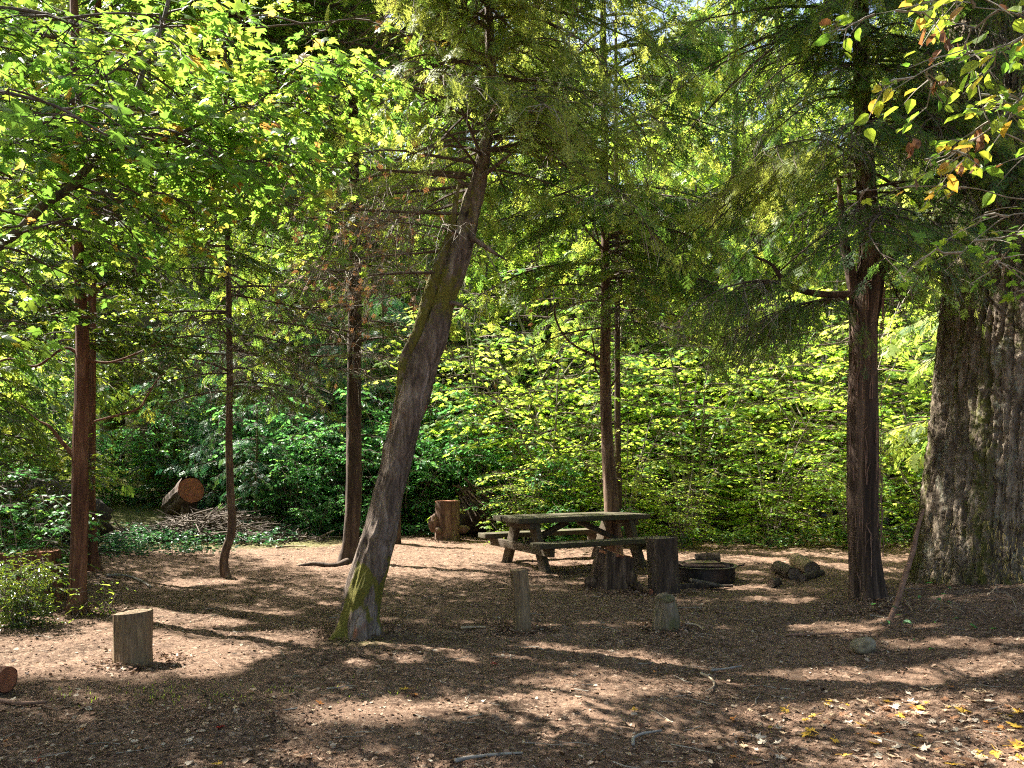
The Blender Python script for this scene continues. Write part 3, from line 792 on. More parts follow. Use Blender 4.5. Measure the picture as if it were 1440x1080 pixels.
conifer("fir_tree", "straight dark trunk with an orange scar, rising just left of the leaning tree", "tree",
        [(488, 790, 34), (493, 760, 24), (497, 700, 23), (498, 620, 22), (498, 540, 21), (499, 450, 20), (499, 350, 17), (498, 270, 15), (496, 100, 13), (494, -100, 11), (495, -500, 5)], 12.8, 'bark_dark',
        [dict(n=26, z0=3.0, z1=5.6, L=2.0, e0=(-.05, .2), dr=(.1, .3), bare=1.1, sec=15, size=.13, dens=1.0, m_dead=3, dead=.12, sag=.25, hang=.2),
         dict(n=34, z0=4.8, z1=9.5, L=2.3, e0=(0, .3), dr=(.2, .45), bare=.35, sec=15, size=.17, dens=1.1, hang=.3, rnd0=.5, rspread=.7),
         dict(n=96, z0=8.3, z1=14, L=3.4, spr=SPC, size=.36, dens=1.0, bare=0, sec=13)], 21,
        limbs=[[(499, 381, 6), (470, 381, 5), (430, 380, 4), (397, 381, 3)], [(488, 790, 12, -.2), (470, 796, 9, -.5), (440, 793, 6, -.5), (400, 800, 3, -.6)]])
conifer("fir_sapling", "thin young trunk with a crooked foot, between the red trunks and the scarred dark trunk", "tree",
        [(321, 812, 14), (315, 796, 13), (317, 775, 13), (326, 745, 13), (324, 690, 12), (322, 620, 11), (323, 540, 10), (322, 440, 9), (320, 340, 8), (318, 200, 7), (316, 0, 5), (318, -200, 3)], 11.1, 'bark_pine',
        [dict(n=26, z0=2.5, z1=4.3, L=1.5, e0=(-.1, .25), dr=(.15, .4), bare=.7, sec=14, size=.12, dens=1.0, hang=.3),
         dict(n=40, z0=3.8, z1=8.0, L=1.7, e0=(0, .35), dr=(.2, .5), bare=.3, sec=14, size=.15, dens=1.1, hang=.4, rspread=.7),
         dict(n=64, z0=7.3, z1=11, L=2.8, spr=SPC, size=.34, dens=.9, bare=0, sec=11)], 22, nseg=28, amp=.004, flare=.03)
conifer("young_fir_tree", "slim reddish trunk rising directly behind the picnic table", "tree",
        [(864, 792, 26), (861, 730, 22), (857, 670, 20), (853, 600, 17), (851, 520, 16), (852, 430, 14), (851, 340, 12), (850, 200, 11), (848, 0, 9), (848, -250, 6), (848, -500, 3)], 13.3, 'bark_pine',
        [dict(n=30, z0=3.8, z1=6.2, L=2.2, e0=(0, .3), dr=(.3, .6), bare=.75, sec=17, size=.15, dens=1.1, hang=.35, sag=.45, rspread=.6, m_dead=3, dead=.05),
         dict(n=64, z0=4.6, z1=9.5, L=2.9, e0=(.0, .4), dr=(.3, .6), bare=.35, sec=18, size=.21, dens=1.1, hang=.3, sag=.4, rspread=.9),
         dict(n=26, z0=9.5, z1=14, L=1.8, spr=SPC, size=.3, dens=.7, bare=0, sec=9)], 23, nseg=36, amp=.006, flare=.04, mats=(M['needle'], M['branch'], M['lichen_twig'], M['dead_needle']),
        limbs=[[(852, 510, 5), (835, 500, 4), (800, 480, 3), (782, 450, 3), (780, 425, 2)], [(849, 532, 4), (838, 520, 3), (836, 495, 2.5), (832, 470, 2)], [(858, 545, 3), (868, 530, 3), (872, 512, 2)]])
conifer("fir_sapling", "thinnest pole-like trunk, half hidden behind the slim reddish trunk at the table", "tree",
        [(871, 770, 12), (869, 650, 10), (868, 500, 9), (868, 400, 8), (866, 200, 6), (866, 0, 4)], 15.0, 'bark_dark',
        [dict(n=22, z0=4.2, z1=8.5, L=1.3, bare=.5, sec=11, size=.17, dens=.9, hang=.4)], 24, nseg=20, nring=60, amp=.004, flare=.02)

# ---- cedar on the right with peeling bark
ced, Pc = conifer("cedar_tree", "shaggy reddish-brown forked trunk standing just left of the huge fir", "tree",
        [(1222, 858, 64), (1219, 825, 52), (1213, 760, 47), (1212, 690, 46), (1213, 600, 47), (1214, 520, 44), (1214, 460, 42), (1216, 430, 46), (1222, 395, 44), (1224, 350, 34), (1217, 250, 30), (1212, 130, 26), (1210, 0, 23), (1208, -200, 18), (1208, -600, 8)], 8.55, 'bark_cedar',
        [dict(n=46, z0=4.2, z1=7.0, L=1.9, e0=(-.1, .35), dr=(.35, .6), bare=.25, sec=16, size=.17, dens=1.1, hang=.35, sag=.5, spr=SPF, rnd0=.45, rspread=.8),
         dict(n=44, z0=3.9, z1=7.2, L=1.5, e0=(-.1, .3), dr=(.2, .6), az=[3.6, 4.2, 4.8, 5.4], bare=.15, sec=16, size=.17, dens=1.1, hang=.3, sag=.5, spr=SPF, rnd0=.5, rspread=.9),
         dict(n=40, z0=7.0, z1=13, L=2.0, spr=SPC, size=.3, dens=.7, bare=0, sec=10)], 25, nseg=110, nring=380, amp=.014, flare=.035, f=15, st=.05, lump=.10,
        mats=(M['needle'], M['branch'], M['twig'], M['dead_needle']),
        limbs=[[(1208, 440, 24), (1201, 410, 19), (1194, 375, 17), (1187, 340, 15), (1184, 300, 10), (1180, 260, 6), (1176, 225, 2)],
               [(1206, 412, 12), (1185, 414, 11), (1150, 413, 10), (1118, 405, 9), (1098, 390, 7), (1085, 372, 5), (1060, 360, 3)],
               [(1230, 395, 20), (1255, 362, 16), (1285, 338, 14), (1320, 310, 12), (1355, 270, 9), (1385, 215, 6)]])
base = np.array(ced.location); rng = np.random.default_rng(31)
# hanging boughs: bright one upper left, dark fans low left, some towards the fir
G = Geo(); d = 8.2
def bough(pxx, pyy, dd, az, L, e0, dr): return (px(pxx, dd), dd, pz(pyy, dd), az, L, e0, dr)
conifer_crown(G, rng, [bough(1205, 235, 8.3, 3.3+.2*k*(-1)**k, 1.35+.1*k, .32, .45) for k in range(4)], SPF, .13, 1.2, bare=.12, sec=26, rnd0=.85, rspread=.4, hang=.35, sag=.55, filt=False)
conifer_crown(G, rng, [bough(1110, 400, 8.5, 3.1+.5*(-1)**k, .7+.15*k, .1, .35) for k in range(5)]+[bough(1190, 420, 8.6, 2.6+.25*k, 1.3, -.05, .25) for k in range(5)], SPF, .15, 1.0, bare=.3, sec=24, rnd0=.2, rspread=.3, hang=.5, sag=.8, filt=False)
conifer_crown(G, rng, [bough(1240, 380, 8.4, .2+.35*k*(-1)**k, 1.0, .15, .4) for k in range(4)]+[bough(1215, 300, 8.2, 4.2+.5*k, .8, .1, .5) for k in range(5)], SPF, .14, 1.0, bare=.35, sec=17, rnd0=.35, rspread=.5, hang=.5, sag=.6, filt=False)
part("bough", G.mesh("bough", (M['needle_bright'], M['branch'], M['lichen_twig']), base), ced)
# strips of bark peeling off the trunk
G = Geo(); q = []
for k in range(70):
    z = rng.uniform(.3, 3.4); x0, y0 = path_at(Pc)(z); a = rng.uniform(PI, 2*PI); r = .185
    p0 = np.array([x0+r*math.cos(a), y0+r*math.sin(a), z]); o = np.array([math.cos(a), math.sin(a), 0]); L = rng.uniform(.1, .4)
    q.append([p0-[0, 0, .05], p0+o*.012+[0, 0, L*.4], p0+o*.02+[rng.normal(0, .02), 0, L*.8], p0+o*rng.uniform(.02, .06)+[rng.normal(0, .05), 0, L]])
G.tubes(np.array(q), np.array([[.008, .007, .005, .002]])*rng.uniform(.4, 1.1, (70, 1)), 0, .5, 3)
part("peeling_bark", G.mesh("peeling_bark", (M['stick_wood'],), base), ced)

# ---- the huge old fir
P = [(5.74, 9.0, -.25, 1.14), (5.74, 9.0, .15, 1.09), (5.75, 9.0, .6, 1.05), (5.79, 9.0, 1.5, 1.0), (5.85, 9.0, 2.6, .955), (5.93, 9.0, 4, .91), (5.95, 9.0, 6, .86), (6, 9, 9, .78), (6, 9, 14, .6)]
base = np.array([5.86, 9.0, float(gh(5.74, 9.0))])
t = thing("old_fir_tree", "huge deeply furrowed trunk with moss at its foot, the thickest tree", "tree", base)
def fir_disp(q, tt, ss, R):
    cx_, sy_ = np.cos(tt), np.sin(tt); w = fbm(np.stack([cx_*5, sy_*5, ss*2.2], -1), 55, 3)-.5
    tw = tt+.16*w; fold = ridged(np.stack([np.cos(tw)*14, np.sin(tw)*14, ss*.7], -1), 5, 2)
    mid = ridged(np.stack([np.cos(tw)*30, np.sin(tw)*30, ss*4.0], -1), 15, 3)
    fine = fbm(np.stack([cx_*60, sy_*60, ss*30], -1), 25, 3)
    big = fbm(np.stack([cx_*1.6, sy_*1.6, ss*.3], -1), 35, 2)-.5
    root = .13*np.exp(-ss/.30)*(.5+.5*np.cos(6*tt+1.0))*1.0
    return -.050*sstep(.66, .94, fold)+.055*(mid-.6)+.040*(fine-.5)+.12*big+root
def fir_moss(V, tt, ss):
    return np.maximum(.62*sstep(1.0, .05, ss+.8*(fbm(V*2.5, 3, 3)-.5)), .52*fbm(np.stack([np.cos(tt)*5, np.sin(tt)*5, ss*.6], -1), 77, 3))
part("trunk", tube_mesh("trunk", P, 420, 620, M['bark_fir'], base, fir_disp, fir_moss, caps=False), t)
rng = np.random.default_rng(41); G = Geo()
B = []
for k in range(46):
    z = rng.uniform(3.9, 6.6); a = rng.uniform(PI*.75, PI*1.8); r = .9
    B.append((5.94+r*math.cos(a), 9+r*math.sin(a), z, a+rng.normal(0, .4), rng.uniform(.5, 1.1), .0, .6))
conifer_crown(G, rng, B, SPF, .12, .5, bare=.9, filt=False, sec=14, hang=1.2, sag=1.3, rnd0=.2, m_dead=None, twig_r=.004)
B = ring_branches(rng, 46, 6.8, 14, lambda z: (5.95, 9.0), lambda z: 3.2, (.1, .3), (.2, .45))
conifer_crown(G, rng, B, SPC, .30, .8, bare=0, sec=13)
part("crown", G.mesh("crown", (M['needle'], M['branch'], M['lichen_twig']), base), t)
# mossy fringe, fine fibres hanging on the foot
G = Geo(); n_ = 1300
a = rng.uniform(PI*.8, PI*1.7, n_); z = rng.uniform(0, .8, n_)**1.3; r = 1.08+.05*np.exp(-z/.3)-z*.06
p0 = np.stack([5.75+r*np.cos(a), 9+r*np.sin(a), base[2]+z], -1); o = np.stack([np.cos(a), np.sin(a), 0*a-.8], -1)+rng.normal(0, .35, (n_, 3))
G.tubes(np.stack([p0, p0+o*.02, p0+o*.03-[0, 0, .015]], 1), np.array([[.0025, .002, .001]])*np.ones((n_, 1)), 0)
m, n, l, bs = mat("moss"); f = noise(n, l, 30, 4, .6, coords(n, l)); l.new(ramp(n, l, f, [(.3, (.10, .075, .02)), (.7, (.22, .18, .05))]), bs.inputs["Base Color"]); bs.inputs["Roughness"].default_value = 1; M['moss'] = m
part("moss", G.mesh("moss", (M['moss'],), base), t)

# ---- red barked pair at the left
def broad(name, label, lst, d, bark, seed, limbs, leafspec, mats, amp=.010, nseg=56, nring=220, flare=.05, extra=None):
    P = snap_base(trunk_px(lst, d)); base = np.array([P[0][0], P[0][1], float(gh(P[0][0], P[0][1]))])
    t = thing(name, label, "tree", base)
    part("trunk", tube_mesh("trunk", P, nseg, nring, M[bark], base, bark_disp(amp, 17, .07, seed, .12, 2, .05, flare, .2)), t)
    rng = np.random.default_rng(seed); G = Geo(); LL = []
    for k, q in enumerate(limbs):
        S = [(a_, b_, c_, r_*.6) for a_, b_, c_, r_ in trunk_px(q, d)]; part("limb", tube_mesh("limb", S, 14, 40, M[bark], base, bark_disp(.003, 20, .3, k+seed, .1)), t)
        LL.append(path_smooth(S, 12)[:, :3])
    leafspec(G, rng, LL, path_at(P))
    part("crown", G.mesh("crown", mats, base), t)
    return t, P
def spec1(G, rng, LL, pa):
    more = []
    for k in range(34):
        z = rng.uniform(2.7, 6.5); x, y = pa(z); a = rng.uniform(0, 2*PI); L = rng.uniform(.8, 1.7)
        s = np.linspace(0, 1, 6)[:, None]; more.append(np.array([x, y, z])+s*L*np.array([math.cos(a), math.sin(a), .15])+np.array([0, 0, 1])*(-.25*s**2))
    leafy(G, rng, LL[2:]+more, LO2, .095, nsec=11, l2=.6, ntw=6, l3=.22, nleaf=9, rnd0=.5, tilt=.8, t0=.2, up=.2, dead=.02)
    leafy(G, rng, LL[:2], LO2, .08, nsec=4, l2=.4, ntw=4, l3=.18, nleaf=5, rnd0=.4, tilt=.8, t0=.75)
broad("madrone_tree", "front red peeling trunk of the left pair, sun on its left edge", [(108, 862, 32), (109, 830, 26), (111, 770, 25), (113, 700, 25), (113, 620, 24), (115, 560, 23), (116, 490, 21), (112, 400, 17), (110, 300, 16), (106, 100, 14), (100, -200, 9), (98, -400, 4)], 8.5, 'bark_red', 51,
      [[(108, 645, 18), (96, 632, 13), (84, 618, 11), (70, 600, 8), (52, 590, 5), (30, 570, 3)], [(118, 600, 9), (135, 592, 7), (165, 584, 6), (195, 574, 6), (208, 555, 4), (225, 530, 2.5), (250, 515, 1.5)],
       [(115, 500, 12), (90, 490, 8), (50, 515, 7), (10, 505, 6), (-40, 530, 4)], [(117, 505, 10), (150, 510, 6), (185, 500, 5), (225, 480, 3)], [(113, 440, 10), (80, 420, 7), (40, 400, 5), (0, 380, 4)], [(112, 430, 10), (150, 400, 7), (190, 380, 5), (225, 390, 3)],
       [(112, 360, 9), (80, 330, 7), (40, 300, 5), (0, 290, 4)], [(112, 380, 9), (140, 330, 7), (180, 310, 5), (220, 300, 3)]],
      spec1, (M['evergreen_leaf'], M['twig']))
def spec2(G, rng, LL, pa):
    more = []
    for k in range(26):
        z = rng.uniform(3.2, 8.5); x, y = pa(z); a = rng.uniform(0, 2*PI); L = rng.uniform(.8, 1.9)
        s = np.linspace(0, 1, 6)[:, None]; more.append(np.array([x, y, z])+s*L*np.array([math.cos(a), math.sin(a), .2])+np.array([0, 0, 1])*(-.25*s**2))
    leafy(G, rng, more, LO2, .085, nsec=8, l2=.6, ntw=6, l3=.22, nleaf=8, rnd0=.5, tilt=.8, t0=.2, up=.2, dead=.03)
broad("madrone_tree", "second red trunk, standing behind and touching the right side of the front one", [(138, 810, 24), (131, 790, 16), (128, 700, 14), (129, 600, 13), (129, 500, 13), (130, 400, 12), (132, 200, 11), (138, 0, 9), (140, -200, 6)], 11.2, 'bark_red', 52,
      [], spec2, (M['evergreen_leaf'], M['twig']), amp=.007, nseg=36, flare=.06)

# ---- maples whose boughs hang into the top corners
def px3(lst): return np.array([(px(a, d_), d_, pz(b, d_)) for a, b, d_ in lst])
def px4(lst): return [(px(a, d_), d_, pz(b, d_), w*.62) for a, b, d_, w in lst]
base = np.array([-6.3, 5.6, float(gh(-6.3, 5.6))])
t = thing("bigleaf_maple", "maple with broad bright green lobed leaves hanging into the top left corner", "tree", base)
part("trunk", tube_mesh("trunk", [(-6.3, 5.6, -.1, .19), (-6.2, 5.6, 1.2, .16), (-5.9, 5.5, 2.2, .15), (-5.6, 5.5, 3.2, .13), (-5.4, 5.6, 5, .10), (-5.2, 5.7, 7.5, .05)], 32, 90, M['grey_branch'], base, bark_disp(.006, 15, .3, 2, .1)), t)
LL = [px4([(-480, 560, 5.4, .07), (-200, 470, 5.2, .055), (0, 345, 5.2, .048), (60, 290, 5.2, .045), (100, 262, 5.2, .042), (140, 215, 5.25, .036), (180, 160, 5.3, .032), (205, 90, 5.4, .026), (235, 10, 5.5, .022), (262, -160, 5.6, .015)]),
      px4([(-420, 330, 5.5, .05), (-150, 250, 5.2, .035), (0, 215, 5.1, .028), (200, 205, 5.3, .020), (330, 150, 5.7, .015), (450, 100, 6.1, .010), (540, 75, 6.4, .005)]),
      px4([(60, 290, 5.2, .03), (150, 240, 5.6, .025), (250, 195, 6, .020), (340, 200, 6.2, .016), (420, 215, 6.4, .008)]),
      px4([(140, 215, 5.25, .02), (220, 160, 5.6, .018), (330, 165, 6, .014), (400, 118, 6.2, .010), (500, 105, 6.6, .005)]),
      px4([(-300, 100, 5.6, .04), (-50, 40, 5.6, .03), (150, 60, 5.8, .02), (350, 40, 6.2, .012), (520, 25, 6.8, .005)]),
      px4([(-400, 200, 4.4, .03), (-100, 130, 4.1, .02), (50, 140, 4.0, .013), (150, 190, 3.9, .008)]),
      px4([(100, 262, 5.2, .02), (170, 250, 5.5, .012), (250, 280, 5.8, .009), (290, 330, 6.0, .006), (310, 350, 6, .004)]),
      px4([(250, 195, 6, .012), (350, 235, 6.3, .010), (420, 290, 6.5, .006), (450, 350, 6.6, .004)]),
      px4([(-300, -60, 5.4, .03), (0, -60, 5.4, .03), (200, -40, 5.6, .02), (400, -60, 6.2, .012)]),
      px4([(-300, 20, 4.9, .03), (-20, 10, 4.8, .02), (120, 40, 5, .012), (220, 110, 5.1, .006)]),
      px4([(-480, 560, 5.4, .03), (-200, 520, 5.3, .02), (-60, 470, 5.2, .01), (40, 455, 5.2, .005)])]
G = Geo(); rng = np.random.default_rng(61); lim = []
for k, q in enumerate(LL):
    part("limb", tube_mesh("limb", q, 14, 50, M['branch' if k else 'bark_far'], base, bark_disp(.003, 20, .3, k, .15)), t)
    lim.append(path_smooth(q, 14)[:, :3])
leafy(G, rng, lim[:5]+lim[8:10], LM, .135, nsec=15, l2=.9, ntw=6, l3=.34, nleaf=5, rnd0=.48, rs=.5, tilt=.38, t0=.22, up=.05, filt=True, dead=.03)
leafy(G, rng, lim[1:5], LM, .125, nsec=14, l2=.7, ntw=5, l3=.3, nleaf=5, rnd0=.5, rs=.5, tilt=.38, t0=.3, up=.0, filt=False, dead=.04)
leafy(G, rng, lim[5:6], LM, .14, nsec=6, l2=.4, ntw=3, l3=.25, nleaf=3, rnd0=.5, tilt=.5, t0=.5, filt=False)
leafy(G, rng, lim[6:8]+lim[10:], LM, .105, nsec=6, l2=.38, ntw=4, l3=.24, nleaf=4, rnd0=.7, tilt=.4, t0=.55, filt=False)
front = [px3([(-120, 250, 4.7), (20, 200, 4.6), (130, 120, 4.7), (220, 60, 4.9)]), px3([(-150, 380, 4.9), (20, 330, 4.8), (120, 300, 4.9), (210, 270, 5.1)]), px3([(-120, 60, 4.8), (60, 30, 4.8), (200, 20, 5), (330, 60, 5.3)]), px3([(100, 200, 5.0), (230, 190, 5.1), (340, 230, 5.4), (420, 200, 5.8)])]
G.tubes(np.array([path_smooth(np.hstack([q, np.zeros((len(q), 1))]), 14)[:, :3] for q in front]), np.linspace(.012, .004, 14)[None]*np.ones((len(front), 1)), 1, .5, 5)
leafy(G, rng, [path_smooth(np.hstack([q, np.zeros((len(q), 1))]), 14)[:, :3] for q in front], LM, .12, nsec=12, l2=.5, ntw=5, l3=.28, nleaf=4, rnd0=.45, rs=.6, tilt=.4, t0=.15, up=.0, filt=False, dead=.03, arch=.4)
# the rest of its crown out of the picture, overhead
up = []
for k in range(16):
    a = rng.uniform(0, 2*PI); z = rng.uniform(4.8, 7.5); s = np.linspace(0, 1, 6)[:, None]
    up.append(np.array([-5.4, 5.6, z])+s*rng.uniform(1.2, 2.8)*np.array([math.cos(a), math.sin(a), .25]))
leafy(G, rng, up, LS, .15, nsec=10, l2=1.0, ntw=5, l3=.35, nleaf=5, tilt=.4, t0=.2)
part("crown", G.mesh("crown", (M['maple'], M['branch']), base), t)

base = np.array([5.0, 4.6, float(gh(5.0, 4.6))])
t = thing("autumn_maple", "slender tree with sparse yellow-green and curled brown leaves hanging into the top right corner", "tree", base)
part("trunk", tube_mesh("trunk", [(5.0, 4.6, float(base[2])-.1, .07), (4.8, 4.5, 1.6, .06), (4.4, 4.4, 3.2, .05), (4.1, 4.3, 4.6, .04), (3.9, 4.3, 6, .02)], 20, 60, M['grey_branch'], base), t)
LL = [px4([(1800, 60, 4.4, .018), (1600, 70, 4.3, .013), (1480, 40, 4.2, .010), (1400, 70, 4.1, .008), (1320, 90, 4.1, .006), (1250, 130, 4.1, .003)]),
      px4([(1800, 200, 4.4, .016), (1600, 160, 4.3, .012), (1470, 120, 4.2, .009), (1400, 175, 4.1, .006), (1340, 215, 4.1, .004), (1300, 225, 4.1, .003)]),
      px4([(1760, 330, 4.4, .014), (1560, 270, 4.3, .010), (1440, 280, 4.2, .006), (1370, 265, 4.2, .005), (1300, 262, 4.2, .004), (1215, 268, 4.2, .002)]),
      px4([(1760, 480, 4.4, .012), (1540, 250, 4.2, .010), (1440, 200, 4.1, .007), (1390, 170, 4.1, .005), (1372, 100, 4.1, .003)]),
      px4([(1760, 420, 4.4, .012), (1560, 330, 4.2, .009), (1440, 300, 4.1, .006), (1380, 330, 4.1, .004), (1330, 380, 4.1, .002)]),
      px4([(1760, 500, 4.4, .012), (1560, 420, 4.2, .009), (1470, 400, 4.0, .006), (1410, 370, 4.0, .004), (1380, 370, 4.0, .002)]),
      px4([(1700, -100, 4.4, .014), (1500, -60, 4.3, .010), (1380, -20, 4.2, .007), (1280, 10, 4.2, .004), (1230, 20, 4.2, .002)]),
      px4([(1700, 100, 3.6, .012), (1520, 60, 3.5, .008), (1430, 20, 3.5, .005), (1370, 10, 3.5, .003)])]
G = Geo(); rng = np.random.default_rng(62); lim = []
for k, q in enumerate(LL):
    part("limb", tube_mesh("limb", q, 10, 40, M['grey_branch'], base), t); lim.append(path_smooth(q, 14)[:, :3])
leafy(G, rng, [lim[0], lim[1], lim[3], lim[6], lim[7]], LO1, .085, nsec=8, l2=.30, ntw=4, l3=.15, nleaf=3, rnd0=.32, rs=.5, tilt=.7, t0=.42, filt=False, dead=.05, cl=.8, arch=.5)
leafy(G, rng, [lim[4], lim[5]], LM, .085, nsec=7, l2=.30, ntw=4, l3=.14, nleaf=3, rnd0=.15, rs=.2, tilt=.45, t0=.45, filt=False, dead=.03, cl=.85)
leafy(G, rng, [lim[2]], LM, .085, nsec=3, l2=.12, ntw=2, l3=.10, nleaf=2, rnd0=.5, rs=.2, tilt=.6, t0=.8, filt=False, dead=.25, cl=.8)
# curled dead leaf bunches
for (a, b) in ((1322, 45), (1334, 60), (1278, 198), (1377, 185), (1365, 220), (1312, 120)):
    n_ = 3; p0 = np.array([px(a, 4.1), 4.1, pz(b, 4.1)])+rng.normal(0, .02, (n_, 3))
    G.inst(*LO1, p0, np.array([[0, 0, -1.0]])+rng.normal(0, .35, (n_, 3)), rng.normal(0, 1, (n_, 3)), .07, 0, rng.uniform(.93, 1, n_))
part("crown", G.mesh("crown", (M['autumn'], M['grey_branch']), base), t)

# ================================================================== SHRUBS AND TREES BEHIND THE CAMP
def shrub_proto(seed, h, spread, nst, leafT, size, mats, nsec=9, l2=.9, ntw=6, nleaf=6, r=.028, t0=.25, **kw):
    rng = np.random.default_rng(seed); G = Geo(); LL = []
    for k in range(nst):
        a = k*2*PI/nst+rng.normal(0, .4); s = np.linspace(0, 1, 10)[:, None]; sp = spread*rng.uniform(.4, 1.1)
        LL.append(np.array([[.12*math.cos(a), .12*math.sin(a), -.1]])+np.array([[math.cos(a), math.sin(a), 0]])*sp*s**1.5+np.array([[0, 0, 1.0]])*h*rng.uniform(.7, 1.05)*(s-.12*s**2)/.88+np.cumsum(rng.normal(0, .025, (10, 3)), 0))
    W = Geo(); W.tubes(np.array(LL), np.linspace(1, .25, 10)[None]*r*np.ones((nst, 1)), 0, .5, 6)
    leafy(G, rng, LL, leafT, size, nsec=nsec, l2=l2, ntw=ntw, l3=kw.pop('l3', .3), nleaf=nleaf, filt=False, t0=t0, **kw)
    return W.mesh("stems", (M['grey_branch'],), (0, 0, 0), True), G.mesh("crown", mats, (0, 0, 0))
def place_shrubs(name, label, cat, protos, spots, group, sc=(.85, 1.2), seed=5):
    rng = random.Random(seed)
    for k, s in enumerate(spots):
        x, y = s[0], s[1]; q = s[2] if len(s) > 2 else rng.uniform(*sc)
        st, cr = protos[k % len(protos)]
        t = thing(name, label, cat, (x, y, float(gh(x, y))), group)
        t.rotation_euler = (0, 0, rng.uniform(0, 6.28)); t.scale = (q, q, q)
        part("stems", st, t); part("crown", cr, t)
VMM = (M['vine_maple'], M['vine_maple'], M['vine_green'])
VM = [shrub_proto(70+k, 4.0, 2.1, 8, LS, .175, (VMM[k], M['branch']), nsec=11, l2=1.35, ntw=8, nleaf=4, rnd0=.40+.14*k, rs=.9, tilt=.20, t0=.17, r=.034, face=(-.05, -.14, 0), dead=.03, cl=.76, l3=.40, up=.06, arch=.16, flatk=.04) for k in range(3)]
CM = [shrub_proto(80+k, 2.3, 1.1, 9, LO1, .085, (M['cool'], M['branch']), nsec=10, l2=.6, ntw=6, nleaf=7, rnd0=.5, rs=.5, tilt=.45, r=.014, t0=.1) for k in range(3)]
rr = random.Random(3)
spots = [(.9, 17.2, 1.0), (2.2, 15.7, .62), (3.9, 17.3, 1.15), (5.0, 15.4, .60), (7.0, 17.0, 1.2), (8.2, 15.3, .72), (10.2, 16.4, 1.1), (-.5, 19.4, 1.35), (1.6, 19.8, 1.75), (4.8, 20.6, 1.5), (7.6, 20.8, 1.9), (10.8, 19.8, 1.6), (12.8, 16.4, 1.1),
         (-2.6, 22.4, 1.4), (.5, 23.6, 1.4), (3.6, 24, 1.6), (6.8, 24, 1.5), (9.8, 23.6, 1.7), (13.4, 21, 1.5), (3.2, 15.0, .40), (6.3, 14.8, .42), (8.9, 14.5, .36), (.3, 16.0, .45), (-6, 23, 1.3), (-9, 22.0, 1.2), (-12.5, 20.6, 1.1)]
place_shrubs("vine_maple", "many-stemmed vine maple with sunlit yellow-green leaves in the thicket behind the camp", "shrub", VM, spots, "vine maples in the thicket behind the camp")
spots = [(-4.9, 18.0, 1.0), (-3.6, 18.3, 1.1), (-2.4, 18.4, 1.2), (-1.2, 18.6, 1.2), (-.1, 18.0, 1.0), (-4.2, 19.8, 1.6), (-2.8, 20, 1.6), (-1.0, 20, 1.5), (-5.6, 19.6, 1.5), (-6.8, 20.8, 1.3), (.7, 16.6, .75), (-8.4, 20.4, 1.1), (-3.1, 17.2, .42), (-4.2, 17.0, .4), (-.1, 16.8, .5), (.9, 15.4, .35), (1.9, 15.0, .33), (-11, 17, 1.0), (-10, 19.6, 1.0), (-12.5, 18.4, 1.2)]
place_shrubs("dogwood_shrub", "cool green rounded-leaf shrub at the far edge of the clearing", "shrub", CM, spots, "cool green shrubs at the far edge")

def far_conifer(seed, h, r, mats, n=70, z0=.12, size=.34, L=2.6, bare=.2, spr=SPC):
    rng = np.random.default_rng(seed); G = Geo()
    S = [(0, 0, -.3, r*1.3), (0, 0, .3, r), (.05, 0, h*.3, r*.8), (0, .05, h*.6, r*.5), (0, 0, h, .02)]
    tm = tube_mesh("trunk", S, 20, 60, M['bark_far'], (0, 0, 0), bark_disp(.02, 8, .15, seed, .1), lambda V, a, s: .5*fbm(V*1.5, 4, 2)+.25)
    B = ring_branches(rng, n, h*z0, h*.98, lambda z: (0, 0), lambda z: L*(1-.8*(z/h))+.3, (.0, .25), (.2, .45))
    conifer_crown(G, rng, B, spr, size, .9, bare=bare, filt=False, sec=13, rspread=.9, hang=.35, twig_r=.010)
    return tm, G.mesh("crown", mats, (0, 0, 0))
FC = [far_conifer(90, 17, .30, (M['needle'], M['branch'], M['lichen_twig']), n=110, L=3.2), far_conifer(91, 15, .22, (M['needle'], M['branch'], M['lichen_twig']), n=110, L=2.8, z0=.18, bare=.35),
      far_conifer(92, 18, .36, (M['needle_bright'], M['branch'], M['lichen_twig']), n=120, L=3.4, z0=.1)]
def sun_conifer(x, y, q, kind, label, group, name="conifer", n=90):
    h, r, L = ((17, .30, 3.2), (15, .22, 2.8), (18, .36, 3.4))[kind]; h *= q; z = float(gh(x, y))-.02
    t = thing(name, label, "tree", (x, y, z), group); part("trunk", FC[kind][0], t).scale = (q, q, q)
    rng = np.random.default_rng(int(abs(x*31+y*17)*10)); G = Geo()
    B = ring_branches(rng, n, z+h*.13, z+h*.97, lambda zz: (x, y), lambda zz: q*L*(1-.8*((zz-z)/h))+.3, (.0, .25), (.2, .45))
    conifer_crown(G, rng, B, SPC, .36*q, .9, bare=.2, filt=True, sec=13, rspread=.9, hang=.35, twig_r=.010)
    part("crown", G.mesh("crown", (M['needle'], M['branch'], M['lichen_twig']), (x, y, z)), t)
